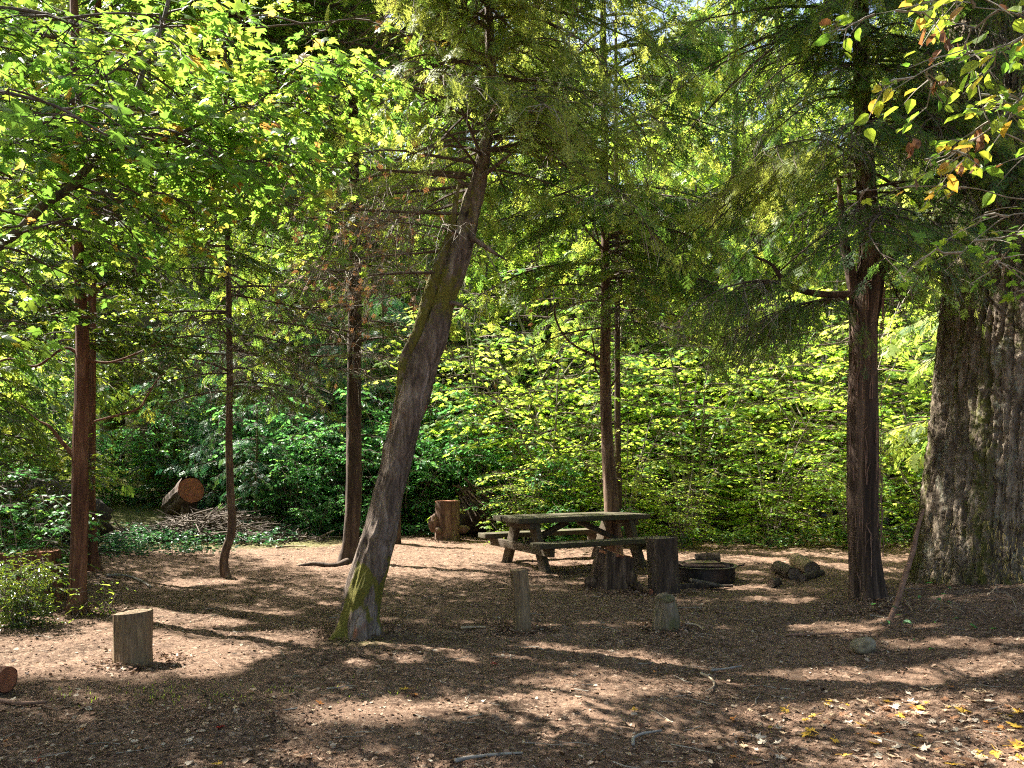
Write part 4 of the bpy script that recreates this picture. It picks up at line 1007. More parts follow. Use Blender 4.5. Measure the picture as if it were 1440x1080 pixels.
def tall_maple(seed):
    rng = np.random.default_rng(seed); G = Geo(); LL = []
    for k in range(13):
        a = k*2.4; s = np.linspace(0, 1, 10)[:, None]; h = rng.uniform(5, 10.5); sp = rng.uniform(1, 3.6)
        LL.append(np.array([[0, 0, 1.5]])+np.array([[math.cos(a), math.sin(a), 0]])*sp*s+np.array([[0, 0, 1.0]])*h*s**.8+np.cumsum(rng.normal(0, .05, (10, 3)), 0))
    G.tubes(np.array(LL), np.linspace(1, .2, 10)[None]*.06*np.ones((13, 1)), 1, .5, 5)
    leafy(G, rng, LL, LS, .24, nsec=14, l2=1.5, ntw=6, l3=.5, nleaf=5, filt=False, t0=.1, rnd0=.5, rs=.6, tilt=.4)
    tm = tube_mesh("trunk", [(0, 0, -.3, .2), (0, 0, 1, .17), (.1, 0, 2.5, .14), (.1, .1, 6, .08), (0, 0, 9, .03)], 16, 40, M['grey_branch'], (0, 0, 0), bark_disp(.01, 10, .2, 1, .1))
    return tm, G.mesh("crown", (M['vine_maple'], M['branch']), (0, 0, 0))
TM = [tall_maple(150), tall_maple(151)]
YC = [far_conifer(95, 6.0, .06, (M['needle_cool'], M['branch'], M['lichen_twig']), n=44, L=1.4, z0=.06, size=.20, bare=0.05, spr=SPM), far_conifer(96, 4.8, .05, (M['needle_cool'], M['branch'], M['lichen_twig']), n=36, L=1.25, z0=.05, size=.2, bare=.05, spr=SPM)]
def place_trees(name, label, protos, spots, group, seed=6):
    rng = random.Random(seed)
    for k, s in enumerate(spots):
        x, y = s[:2]; q = s[2] if len(s) > 2 else rng.uniform(.85, 1.2); tm, cm = protos[(s[3] if len(s) > 3 else k) % len(protos)]
        t = thing(name, label, "tree", (x, y, float(gh(x, y))-.02), group); t.rotation_euler = (0, 0, rng.uniform(0, 6.28)); t.scale = (q, q, q)
        part("trunk", tm, t); part("crown", cm, t)
place_trees("young_conifer", "small blue-green young conifer growing at the far left edge of the clearing", YC,
            [(-5.6, 17.4, .62), (-6.7, 18.8, .9), (-4.3, 19.2, .8), (-8.4, 19.8, 1.0), (-3.4, 21.0, 1.1), (-10.8, 18.8, 1.0), (-5.8, 21.0, 1.2)], "young conifers at the far left")
back = []
for y, n_, w in ((26, 6, 15), (31, 8, 20), (38, 9, 25), (48, 10, 33), (60, 10, 44)):
    for k in range(n_):
        back.append((-w+2*w*(k+.5)/n_+rr.uniform(-1.2, 1.2), y+rr.uniform(-2, 2), rr.uniform(.95, 1.25)*(1+max(0, y-27)*.022), rr.randrange(3)))
DL = "tall conifer standing deep in the woods behind the clearing"; DG = "conifers deep in the woods"
sun_side = [b for b in back if b[0] < -1 and b[1] < 34]
place_trees("conifer", DL, FC, [b for b in back if b not in sun_side and not (0 < b[0] < 6 and b[1] < 29)], DG)
for b in sun_side: sun_conifer(*b, DL, DG, n=80)
place_trees("maple_tree", "tall maple with sunlit yellow-green leaves glowing deep behind the thicket", TM, [(-1.5, 27, 1.1), (2.0, 25.5, 1.1), (5.5, 27, 1.2), (9.5, 25.5, 1.1), (.5, 33, 1.5), (5, 35, 1.7), (3.2, 29, 1.5), (7.6, 30, 1.5), (12, 31, 1.6), (-6, 30, 1.2), (-11.5, 27, 1.1), (13.5, 28, 1.3), (10, 36, 1.6), (-4, 38, 1.6), (-14, 36, 1.5), (17, 35, 1.5)], "tall maples glowing behind the thicket")
for b in [(-10.6, 15.6, .75, 1), (-12.8, 13.2, .85, 0), (-11.6, 23.0, .9, 2)]: sun_conifer(*b, "drooping conifer on the left, behind the fallen log", "drooping conifers behind the fallen log")
# trees added outside the frame so that their crowns shade the camp
for b in [(-10.5, 9.2, .95, 0), (-9.4, 5.2, .9, 1), (-8.4, 11.6, .8, 2), (-13.5, 11.5, 1.1, 0), (-8.5, 1.6, .8, 2), (-12.5, 5.5, 1.0, 0)]: sun_conifer(*b, "conifer added outside the frame to shade the camp", "conifers added outside the frame to shade the camp")
place_trees("conifer", "conifer added outside the frame to shade the camp", FC, [(9.5, 12.5, 1.0, 2), (8.2, 3.0, .8, 1), (-3.5, -4.5, 1.0, 0), (4.0, -6.0, 1.0, 1), (13.5, 9, 1.1, 1)], "conifers added outside the frame to shade the camp")  # added to the right and behind the camera to lower the ambient light

# mossy big tree far left behind the log, slim far trunk
conifer("mossy_fir_tree", "wide dim trunk far behind the sawn end of the fallen log", "tree", [(204, 722, 64), (205, 690, 50), (207, 640, 44), (208, 560, 42), (208, 400, 38), (206, 200, 34), (206, -100, 28), (206, -300, 20)], 22.5, 'bark_far',
        [dict(n=44, z0=3.2, z1=13, L=3.2, spr=SPC, size=.3, dens=1, bare=.3, sec=13, hang=.4)], 101, nseg=40, nring=80, amp=.03, moss=lambda V, a, s: .4+0*s)
conifer("slim_fir_tree", "slim slightly curved trunk far behind the crooked sapling", "tree", [(341, 705, 14), (348, 670, 10), (349, 620, 9), (344, 560, 8), (338, 480, 7), (334, 380, 6), (330, 200, 4)], 19.5, 'bark_pine',
        [dict(n=30, z0=3.6, z1=9, L=1.5, spr=SPC, size=.26, dens=1, bare=.3, sec=11, hang=.4)], 102, nseg=16, nring=60, amp=.004)

# ================================================================== THE CAMP
# ---- picnic table
AL = math.atan2(.45, .89); ca, sa = math.cos(AL), math.sin(AL)
T0 = np.array([.10, 11.6]); zt = float(gh(1.2, 12.4))-.0
tab = thing("picnic_table", "heavy wooden picnic table with greenish mossy top and two benches", "table", (T0[0], T0[1], zt)); tab.rotation_euler = (0, 0, AL)
def board(name, parent, c, size, mt, rot=(0, 0, 0), seed=0, bev=.008, warp=.004, label=None):
    L, W, H = size; nx_ = max(2, int(L/.06)); ny_ = max(2, int(W/.04)); nz_ = max(2, int(H/.03))
    bm = bmesh.new(); bmesh.ops.create_cube(bm, size=1)
    bmesh.ops.scale(bm, vec=(L, W, H), verts=bm.verts)
    bmesh.ops.bevel(bm, geom=bm.edges[:], offset=bev, segments=2, affect='EDGES', profile=.6)
    for ax, nn, ext in ((0, nx_, L), (1, ny_, W)):
        for k in range(1, nn):
            co = [0, 0, 0]; no = [0, 0, 0]; co[ax] = -ext/2+ext*k/nn; no[ax] = 1
            bmesh.ops.bisect_plane(bm, geom=bm.verts[:]+bm.edges[:]+bm.faces[:], plane_co=co, plane_no=no)
    me = bpy.data.meshes.new(name); bm.to_mesh(me); bm.free()
    V = np.zeros(len(me.vertices)*3, np.float32); me.vertices.foreach_get("co", V); V = V.reshape(-1, 3)
    n1 = np.stack([fbm(V*np.array([1.5, 9, 9])+k*13+seed, seed+k, 3)-.5 for k in range(3)], -1)
    n2 = np.stack([fbm(V*np.array([6, 40, 40])+k*13+seed, seed+k+9, 2)-.5 for k in range(3)], -1)
    V = V+n1*warp*2+n2*warp*.7
    me.vertices.foreach_set("co", V.astype(np.float32).ravel()); me.polygons.foreach_set("use_smooth", np.ones(len(me.polygons), bool)); me.materials.append(mt)
    o = part(name, me, parent, c, label); o.rotation_euler = rot
    return o
LT = 2.36
for k in range(3):
    board("top_board", tab, (LT/2+(.0, .012, -.01)[k], .145+k*.288, .742), (LT, .278, .078), M['table'], seed=k)
for w, nm in ((-.47, 1), (1.32, 2)):
    board("bench_seat", tab, (LT/2+.03, w, .425), (LT+.04, .285, .075), M['table'], seed=10+nm)
for x_ in (.33, 2.02):
    for (w0, w1) in ((.16, -.22), (.70, .86+.22)):
        a = np.array([x_, w0, .70]); b = np.array([x_, w1, -.03]); c = (a+b)/2; L = np.linalg.norm(a-b)
        board("leg", tab, c, (L+.02, .19, .085), M['table_leg'], seed=int(20+x_*10+w0*30), warp=.003).rotation_euler = Matrix(np.stack([(a-b)/L, np.cross([1, 0, 0], (a-b)/L), [1, 0, 0]], 1).tolist()).to_euler()
    s = .088 if x_ < 1 else -.088
    board("bench_beam", tab, (x_-s, .43, .325), (1.98, .082, .125), M['table_leg'], (0, 0, PI/2), seed=int(40+x_))
    board("top_beam", tab, (x_-s, .43, .655), (.80, .082, .092), M['table_leg'], (0, 0, PI/2), seed=int(50+x_))
    # diagonal brace from the bench beam up to the middle of the top
    a = np.array([x_-s*.4+(.05 if x_ < 1 else -.05), .43, .36]); b = np.array([1.18+(-.10 if x_ < 1 else .10), .43, .675]); L = np.linalg.norm(b-a)
    o = board("brace", tab, (a+b)/2, (L, .085, .085), M['table_leg'], seed=int(60+x_)); o.rotation_euler = (0, -math.atan2(b[2]-a[2], b[0]-a[0]), 0)

# ---- posts and stumps
def stump(name, label, cat, pxx, pyy, w, h, bark, seed, capm, lean=(0, 0), amp=.012, top_r=None, flare=.03, lump=.08, slant=(0, 0), f=14, st=.08, nseg=96, nring=70, moss=None, rag=.012, capname="cut_top", lobes=0, lob=0.0, base=None):
    base = onground(pxx, pyy-3) if base is None else base
    r = w/2; tr = (top_r or r)
    x, y, z = base; y = y+r*.8
    x = px(pxx, y); z = float(gh(x, y)); base = np.array([x, y, z])
    P = [(x, y, z-.08, r*1.02), (x+lean[0]*.3, y+lean[1]*.3, z+h*.3, r), (x+lean[0]*.7, y+lean[1]*.7, z+h*.7, (r+tr)/2), (x+lean[0], y+lean[1], z+h, tr)]
    t = thing(name, label, cat, base)
    me = tube_mesh("bark", P, nseg, nring, M[bark], base, bark_disp(amp, f, st, seed, lump, lobes, lob, flare, .12), moss, caps=False)
    # slanted saw cut
    if slant != (0, 0):
        V = np.zeros(len(me.vertices)*3, np.float32); me.vertices.foreach_get("co", V); V = V.reshape(-1, 3)
        k = np.clip(V[:, 2]/h, 0, 1)**3; V[:, 2] += k*((V[:, 0]-lean[0])*slant[0]+(V[:, 1]-lean[1])*slant[1])
        me.vertices.foreach_set("co", V.ravel())
    part("bark", me, t)
    nrm = np.array([-slant[0], -slant[1], 1.0])
    add_cap(capname, t, np.array([x+lean[0], y+lean[1], z+h-.006]), nrm, tr*.985, M[capm], base, seed=seed, rag=rag)
    return t, base
def knob(parent, base, c, r, mt, seed, sc=(1, 1, 1), name="burl"):
    bm = bmesh.new(); bmesh.ops.create_icosphere(bm, subdivisions=4, radius=1)
    for v in bm.verts:
        p = np.array([list(v.co)]); k = .55+.8*fbm(p*1.8+seed, seed, 4)[0]+.25*ridged(p*5+seed, seed+3, 2)[0]
        v.co = Vector((v.co.x*sc[0], v.co.y*sc[1], v.co.z*sc[2]))*r*k*.8
    me = bpy.data.meshes.new(name); bm.to_mesh(me); bm.free(); me.materials.append(mt)
    me.polygons.foreach_set("use_smooth", np.ones(len(me.polygons), bool))
    at = me.attributes.new("moss", 'FLOAT', 'POINT')
    return part(name, me, parent, np.asarray(c)-base)
t, b = stump("tree_stump", "tall upright stump with fresh red sawn top, farthest back in the clearing", "stump", 629, 763, .50, .80, 'bark_pine', 111, 'cut_red', amp=.015, flare=.05, rag=.01, lump=.1)
knob(t, b, b+[-.26, -.12, .34], .13, M['bark_pine'], 3, (1, .8, 1.5)); knob(t, b, b+[.32, -.05, .22], .12, M['bark_pine'], 4, (1.2, .8, .8)); knob(t, b, b+[-.16, -.24, .20], .08, M['bark_pine'], 7)
stump("wooden_post", "small pale squared post, slightly leaning, standing in front of the picnic table", "post", 735, 891, .165, .57, 'post', 112, 'post', lean=(-.035, 0), amp=.004, flare=0, lump=.03, lobes=8, lob=.03, f=20, top_r=.085, rag=.006, moss=lambda V, a, s: 0*s)
stump("stump_post", "thick short grey post in the sunlit ground near the red trunks", "post", 187, 940, .28, .41, 'post', 113, 'post', amp=.010, flare=.01, lump=.06, f=16, lean=(.0, 0), slant=(.08, .0), rag=.02, top_r=.145)
t, b = stump("mossy_post", "low broken round-headed post with green moss, right of the pale squared post", "post", 938, 889, .235, .30, 'post_mossy', 114, 'post_mossy', amp=.014, flare=.02, lump=.12, f=13, lean=(-.02, .02), rag=.05, top_r=.09)
knob(t, b, b+[-.02, -.01, .285], .092, M['post_mossy'], 12, (1, 1, .62), "head")
t, b = stump("chopping_block", "squat slanting stump with ragged reddish top, in front of the table's right end", "stump", 860, 832, .50, .44, 'bark_cedar', 115, 'cut_red', lean=(.05, 0), amp=.035, flare=.07, lump=.12, slant=(-.22, -.05), rag=.03, top_r=.225, f=9, lobes=5, lob=.06)
knob(t, b, b+[-.27, -.1, .07], .10, M['bark_cedar'], 5); knob(t, b, b+[.22, -.18, .12], .09, M['bark_cedar'], 6, (1, 1, 1.6))
stump("upright_log", "tall upright dark-barked log round between the slanting stump and the fire ring", "log", 934, 838, .37, .67, 'bark_dark', 116, 'cut_grey', lean=(-.03, 0), amp=.012, flare=0, lump=.05, top_r=.19, f=15)
stump("tree_stump", "wide reddish sawn stump partly hidden by the leafy shrub at the left edge", "stump", 36, 856, .70, .56, 'bark_red', 117, 'cut_red', amp=.02, flare=.05, lump=.10)
stump("snag", "short dark snag hidden behind the leaning trunk", "stump", 556, 768, .22, 2.0, 'bark_dark', 118, 'cut_grey', amp=.01, flare=.03, rag=.12, top_r=.06)
# torn root mass behind the red-topped stump
base = np.array([px(672, 17.2), 17.2, float(gh(px(672, 17.2), 17.2))])
t = thing("root_wad", "dark torn root mass behind the red-topped stump", "roots", base)
knob(t, base, base+[.1, 0, .50], .50, M['charred'], 31, (1.2, .8, .95), "root_mass"); G = Geo(); rng = np.random.default_rng(5); q = []
for k in range(150):
    a = rng.uniform(-.4, .9); p0 = base+np.array([-.2, 0, .85])+rng.normal(0, .13, 3); L = rng.uniform(.5, 1.3)
    dd = np.array([.8+rng.normal(0, .2), -.3+rng.normal(0, .3), -.6+rng.normal(0, .15)]); q.append([p0, p0+dd*L*.33, p0+dd*L*.66+rng.normal(0, .02, 3), p0+dd*L])
G.tubes(np.array(q), np.array([[.022, .018, .012, .006]])*rng.uniform(.6, 1.6, (150, 1)), 0, .5, 5)
part("roots", G.mesh("roots", (M['bark_cedar'],), base, True), t)

# ---- fire ring
c = onground(990, 815); cx, cy = px(988, 10.85), 10.85; cz = float(gh(cx, cy)); fr = thing("fire_ring", "round dark steel fire ring with a grate, right of the upright log", "fire ring", (cx, cy, cz))
def lathe(name, prof, mt, parent, n=72, wob=0.0, loc=(0, 0, 0)):
    th = np.arange(n)*2*PI/n; V = []
    for r, z in prof: V.append(np.stack([r*np.cos(th)*(1+wob*np.sin(2*th)), r*np.sin(th), z+0*th], -1))
    V = np.vstack(V); i = (np.arange(len(prof)-1)[:, None]*n+np.arange(n)[None]).ravel(); j = (np.arange(len(prof)-1)[:, None]*n+(np.arange(n)[None]+1) % n).ravel()
    me = to_mesh(name, V, None, np.stack([i, j, j+n, i+n], -1), [mt], smooth=False); return part(name, me, parent, loc)
R_ = .43
lathe("ring_wall", [(R_, -.05), (R_, .205), (R_-.008, .205), (R_-.008, -.05)], M['steel'], fr, wob=.01)
lathe("rim", [(R_+.002, .200), (R_+.030, .203), (R_+.032, .212), (R_-.006, .212), (R_-.006, .207)], M['steel'], fr, wob=.01)
me, Rm, loc = cap_disc("ash_bed", np.array([0, 0, .06]), (0, 0, 1), R_-.012, M['ash'], (0, 0, 0), rag=.05); o = part("ash_bed", me, fr); o.matrix_local = Matrix.Translation((0, 0, .06))@Rm
G = Geo(); q = []
for k in range(13):
    y_ = -.27+k*.042; q.append([[-.30, y_, .222], [-.1, y_, .222], [.1, y_, .222], [.24, y_, .222]])
G.tubes(np.array(q), np.full((13, 4), .007), 0, .5, 6); q = [[[-.30, -.27, .218], [-.30, -.1, .218], [-.30, .1, .218], [-.30, .235, .218]], [[.24, -.27, .218], [.24, -.1, .218], [.24, .1, .218], [.24, .235, .218]]]
G.tubes(np.array(q), np.full((2, 4), .009), 0, .5, 6); part("grate", G.mesh("grate", (M['rust'],), (0, 0, 0), True), fr)
o = board("grate_plate", fr, (.0, .06, .236), (.46, .26, .012), M['rust'], (0, 0, .1), 3, .003, .002)
G = Geo(); G.tubes(np.array([[[.42, -.1, .20], [.48, -.12, .215], [.53, -.13, .225], [.535, -.13, .25]]]), np.full((1, 4), .011), 0, .5, 8); part("handle", G.mesh("handle", (M['steel'],), (0, 0, 0), True), fr)

# ---- logs, sticks, rocks
def log(name, label, cat, A, Bp, r0, r1, bark, cap, seed, bend=.0, amp=.012, parent_label=None, caps=(True, True), moss=None, rag=.01, nseg=48, group=None, st=.1, f=14):
    A = np.array(A, float); Bp = np.array(Bp, float); base = (A+Bp)/2; base[2] = min(A[2]-r0, Bp[2]-r1)
    mid = (A+Bp)/2+np.array([0, 0, bend]); P = [(*A, r0), (*(A*.7+mid*.3), r0), (*mid, (r0+r1)/2), (*(Bp*.7+mid*.3), r1), (*Bp, r1)]
    t = thing(name, label, cat, base, group); L = np.linalg.norm(A-Bp)
    part("bark", tube_mesh("bark", P, nseg, max(20, int(L/.02)) if L < 3 else 140, M[bark], base, bark_disp(amp, f, st, seed, .10), moss, caps=False), t)
    dn = (Bp-A)/L
    if caps[0]: add_cap("cut_face", t, A+dn*.004, -dn, r0*.98, M[cap], base, seed=seed, rag=rag)
    if caps[1]: add_cap("cut_face", t, Bp-dn*.004, dn, r1*.98, M[cap], base, seed=seed+1, rag=rag)
    return t
def lie(pxx, pyy, r, dx=0): # point on ground raised by r
    p = onground(pxx, pyy); return np.array([p[0], p[1], p[2]+r])
log("fallen_log", "big dark fallen log with round orange sawn end, left back", "log", (-7.9, 18.6, .58), (px(269, 17), 17.0, pz(689, 17)), .27, .27, 'bark_dark', 'cut_red', 121, amp=.055, caps=(False, True), rag=.015, f=8, moss=lambda V, a, s: .2+0*s)
log("log_prop", "short rough log propping up the sawn end of the big fallen log", "log", (px(262, 17.1), 17.25, float(gh(-6.9, 17.2))-.05), (px(262, 17.1)-.02, 17.3, pz(689, 17.1)-.28), .18, .15, 'bark_dark', 'cut_grey', 122, amp=.03)
log("fallen_log", "pale grey barkless fallen trunk behind the front red trunk", "log", (px(20, 12.5), 12.9, .25+float(gh(-7.8, 12.9))), (px(150, 11.9), 11.6, .09+float(gh(-6, 11.7))), .13, .08, 'bark_far', 'cut_grey', 123, amp=.006)
log("log", "orange-brown cut log end poking in at the left edge", "log", (-4.35, 5.62, .12+float(gh(-4.3, 5.6))), (px(30, 5.65), 5.5, .10+float(gh(-3.5, 5.5))), .105, .09, 'bark_red', 'cut_red', 124, amp=.008)
log("firewood_log", "dark charred log lying left of the pale log, beyond the fire ring", "log", lie(1093, 806, .09), lie(1113, 815, .085)+[0, -.1, 0], .085, .085, 'bark_dark', 'cut_grey', 125)
log("firewood_log", "pale sunlit round log beyond the fire ring", "log", lie(1130, 802, .11)+[0, .30, .0], lie(1142, 812, .11), .115, .105, 'post', 'cut_grey', 126, amp=.006)
log("firewood_log", "thin broken branch piece beside the pale log", "log", lie(1128, 818, .05), lie(1156, 810, .05), .05, .04, 'bark_dark', 'cut_grey', 127)
log("firewood_log", "grey log chunk lying against the back rim of the fire ring", "log", (cx+.02, cy+.52, cz+.22), (cx+.36, cy+.48, cz+.24), .075, .085, 'bark_dark', 'cut_grey', 128)
log("firewood_log", "short dark log lying behind the fire ring, left of the grey chunk", "log", (cx-.18, cy+.50, cz+.15), (cx+.02, cy+.60, cz+.17), .05, .045, 'bark_dark', 'cut_grey', 129)
log("burnt_branch", "long blackened branch on the ground at the foot of the fire ring", "branch", lie(953, 829, .03), lie(1030, 826, .02), .045, .02, 'bark_dark', 'cut_grey', 130, bend=.012, nseg=24)
log("burnt_branch", "shorter grey split branch lying on the blackened one by the fire ring", "branch", lie(970, 826, .09), lie(1018, 829, .04), .03, .018, 'bark_far', 'cut_grey', 131, nseg=24)
log("bark_chunk", "splintered wood piece on the ground between the slanting stump and the upright log", "wood piece", lie(893, 829, .05), lie(916, 836, .03), .055, .03, 'bark_cedar', 'cut_red', 132, nseg=24)
log("bark_chunk", "charred chunk alone on the bare ground between fire ring and cedar", "wood piece", lie(1084, 826, .05), lie(1096, 824, .06), .06, .05, 'bark_dark', 'cut_grey', 133, nseg=24)
def stick(name, label, pts, mt, group=None, base=None, cat="stick", nseg=12, seed=1):
    b = np.array(pts[0][:3]) if base is None else base; b = b.copy(); 
    o = part(name, tube_mesh(name, pts, nseg, 60, M[mt], b, bark_disp(.003, 25, .3, seed, .2)), None, b); setp(o, label, cat, group); return o
b0 = onground(1250, 874); SD = b0[1]; LS_ = []
for k, (a, b_, r_) in enumerate([(1248, 880, .020), (1262, 845, .024), (1271, 815, .026), (1284, 775, .024), (1290, 745, .020), (1299, 716, .012)]):
    dd_ = SD+.02+.07*k; LS_.append((px(a, dd_), dd_, pz(b_, dd_), r_))
stick("leaning_stick", "crooked brown stick leaning against the huge fir trunk", LS_, 'stick_wood', nseg=20)
def ground_stick(label, pts, r, mt='grey_wood', seed=1):
    Q_ = [];
    for k, (a, b_) in enumerate(pts): p = onground(a, b_); Q_.append((p[0], p[1], p[2]+r*.9+.012, r*(1-.5*k/len(pts))))
    stick("fallen_stick", label, Q_, mt, "sticks on the ground", seed=seed)
ground_stick("pale thin curved stick in the bright strip in front of the mossy post", [(985, 950), (1000, 958), (1004, 968), (992, 976)], .008, 'pale_wood')
ground_stick("straight dark stick crossing the bright strip near the curved one", [(1000, 946), (1020, 944), (1042, 940)], .009, 'grey_wood')
ground_stick("curved grey twig shaped like a hook near the bottom centre", [(890, 1052), (892, 1042), (905, 1036), (930, 1032)], .009, 'grey_wood')
ground_stick("long grey twig at the very bottom below the centre", [(640, 1075), (665, 1070), (700, 1066), (735, 1064)], .010, 'grey_wood')
ground_stick("pale straight stick lying across the back of the clearing near the crooked sapling", [(388, 772), (410, 770), (430, 770)], .018, 'pale_wood')
ground_stick("bent grey branch on the ground right of the red trunks' foot", [(150, 812), (175, 812), (195, 818), (212, 828)], .018, 'grey_wood')
ground_stick("long thin stick left of the river stone", [(1105, 896), (1150, 895), (1200, 893), (1225, 895)], .010, 'stick_wood')
ground_stick("pale stick on the ground left of the pale squared post", [(648, 886), (665, 885), (683, 885)], .012, 'pale_wood')
ground_stick("forked pale stick right of the mossy post", [(962, 880), (980, 882), (988, 888)], .010, 'pale_wood')
ground_stick("dark crooked stick near the bottom left", [(0, 990), (30, 994), (66, 992)], .014, 'stick_wood')
base = onground(1222, 921); rk = thing  # river stone
bm = bmesh.new(); bmesh.ops.create_icosphere(bm, subdivisions=5, radius=1)
for v in bm.verts:
    p = np.array([list(v.co)]); k = 1+.55*(fbm(p*1.0+4, 8, 2)[0]-.5)+.06*(fbm(p*6, 9, 3)[0]-.5); v.co = Vector((v.co.x*.108, v.co.y*.09, v.co.z*.082))*k
me = bpy.data.meshes.new("river_stone"); bm.to_mesh(me); bm.free(); me.materials.append(M['rock']); me.polygons.foreach_set("use_smooth", np.ones(len(me.polygons), bool))
setp(part("river_stone", me, None, base+[0, .1, .048]), "rounded tan river stone on the bank in front of the cedar", "stone")

# ---- brush pile
rng = np.random.default_rng(7); G = Geo(); n_ = 900
c0 = np.stack([rng.normal(-6.3, 1.25, n_), rng.normal(16.4, .5, n_)], -1); z = gh(c0[:, 0], c0[:, 1])+rng.uniform(.02, .6, n_)*np.exp(-((c0[:, 0]+6)/1.2)**2)
a = rng.uniform(0, PI, n_); L = rng.uniform(.3, 1.2, n_); D = np.stack([np.cos(a), np.sin(a)*.6, rng.normal(0, .25, n_)], -1)*L[:, None]*.5; p = np.stack([c0[:, 0], c0[:, 1], z], -1)
G.tubes(np.stack([p-D, p-D*.3+rng.normal(0, .03, (n_, 3)), p+D*.4+rng.normal(0, .03, (n_, 3)), p+D], 1), np.array([[1, .9, .7, .3]])*rng.uniform(.006, .018, (n_, 1)), rng.integers(0, 2, 1)[0], .5, 5)
bp = part("brush_pile", G.mesh("brush_pile", (M['brush'], M['brush']), (0, 0, 0), True)); setp(bp, "tangle of dry grey sticks beside the big fallen log", "brush", kind="stuff")
# dark uprooted earth at far left
base = np.array([px(55, 14.5), 14.5, float(gh(px(55, 14.5), 14.5))]); t = thing("uprooted_stump", "dark earthy upturned root plate at the far left behind the leafy shrub", "roots", base)
knob(t, base, base+[0, 0, .5], 1.1, M['charred'], 33, (1.2, .6, .8), "root_plate"); G = Geo(); q = []
for k in range(110):
    a = rng.uniform(0, 2*PI); r = rng.uniform(.2, 1.0); p0 = base+np.array([r*math.cos(a)*1.1, -.5, .6+r*math.sin(a)*.75]); dd = np.array([math.cos(a)+rng.normal(0, .5), -.5, math.sin(a)*.6+rng.normal(0, .5)])*rng.uniform(.2, .5)
    q.append([p0, p0+dd*.35+rng.normal(0, .03, 3), p0+dd*.7+rng.normal(0, .05, 3), p0+dd])
G.tubes(np.array(q), np.array([[.016, .012, .008, .004]])*rng.uniform(.5, 1.6, (110, 1)), 0, .5, 5); part("roots", G.mesh("roots", (M['grey_branch'],), base, True), t)

# ---- small plants
def place_one(name, label, cat, xy, mesh_stems, mesh_crown, sc=1.0, rz=0):
    t = thing(name, label, cat, (xy[0], xy[1], float(gh(xy[0], xy[1])))); t.scale = (sc,)*3; t.rotation_euler = (0, 0, rz); part("stems", mesh_stems, t); part("crown", mesh_crown, t); return t
EG = shrub_proto(140, 1.5, .7, 12, LO2, .075, (M['evergreen_leaf'], M['twig']), nsec=9, l2=.35, ntw=6, nleaf=8, rnd0=.55, rs=.5, tilt=.7, r=.012, t0=.05)
EG2 = shrub_proto(141, 1.9, .7, 10, LM, .11, (M['cool'], M['twig']), nsec=8, l2=.4, ntw=4, nleaf=5, rnd0=.6, rs=.5, tilt=.4, r=.012, t0=.1)
p = onground(30, 862); place_one("evergreen_shrub", "glossy leafy shrub in front of the reddish stump at the left edge", "shrub", (px(30, 7.8), 7.8), *EG, .46)
place_one("evergreen_shrub", "taller dark leafy shrub filling the left edge behind the reddish stump", "shrub", (px(5, 9.9), 9.9), *EG, 1.15, 2)
place_one("maple_shrub", "soft green lobed-leaf shrub at the left edge in front of the upturned roots", "shrub", (px(20, 9.0), 9.0), *EG2, .75, 1)
sm = shrub_proto(142, .35, .12, 5, LO2, .06, (M['vine_maple'], M['twig']), nsec=4, l2=.08, ntw=2, nleaf=4, rnd0=.6, r=.004, t0=.1)
o_ = onground(131, 862); place_one("seedling", "small yellow-green seedling at the foot of the front red trunk", "plant", o_[:2], *sm, 1.0)
sm2 = shrub_proto(143, .14, .05, 4, LO1, .07, (M['cool'], M['twig']), nsec=3, l2=.03, ntw=2, nleaf=2, rnd0=.6, r=.003, t0=.4)
for (a, b_, lb, s_) in ((1293, 896, "small green seedling on the bank left of the dry stalks under the huge fir", .9), (1355, 868, "small green seedling against the mossy foot of the huge fir", .9), (1428, 885, "leafy seedling with narrow leaves at the right edge of the bank", 1.3)):
    o_ = onground(a, b_); place_one("seedling", lb, "plant", o_[:2], *sm2, s_, a)
# ground cover at the left back and along the far edge
rng = np.random.default_rng(8); G = Geo()
def cover(n_, fx, fy, size, rnd0):
    x = fx(n_); y = fy(n_); z = gh(x, y); k = fbm(np.stack([x*1.1, y*1.1, 0*x], -1), 12, 3) > .47; x, y, z = x[k], y[k], z[k]; n_ = len(x)
    h = rng.uniform(.05, .28, n_)
    G.tubes(np.stack([np.stack([x, y, z], -1), np.stack([x+rng.normal(0, .03, n_), y+rng.normal(0, .03, n_), z+h], -1)], 1), np.array([[.003, .002]])*np.ones((n_, 1)), 1)
    m_ = 7; xi = np.repeat(np.arange(n_), m_); a = rng.uniform(0, 2*PI, len(xi)); pr = np.stack([x[xi]+.03*np.cos(a), y[xi]+.03*np.sin(a), z[xi]+h[xi]*rng.uniform(.5, 1.1, len(xi))], -1)
    G.inst(*LO1, pr, np.stack([np.cos(a), np.sin(a), rng.uniform(-.2, .3, len(xi))], -1), np.array([[0, 0, 1.0]])+rng.normal(0, .3, (len(xi), 3)), size*rng.uniform(.6, 1.3, len(xi)), 0, np.clip(rnd0+rng.normal(0, .2, len(xi)), 0, 1))
cover(700, lambda n_: rng.uniform(-9.5, -4.4, n_), lambda n_: 13.3+3.6*np.sqrt(rng.random(n_)), .085, .3)
cover(330, lambda n_: rng.normal(-6.2, .9, n_), lambda n_: 12.4+2.4*np.sqrt(rng.random(n_)), .06, .3)
cover(1500, lambda n_: rng.uniform(-6, 1.5, n_), lambda n_: 16.9+rng.uniform(0, 2, n_), .09, .5)
cover(900, lambda n_: rng.uniform(1.5, 12, n_), lambda n_: 14.6+rng.uniform(0, 2, n_), .08, .8)
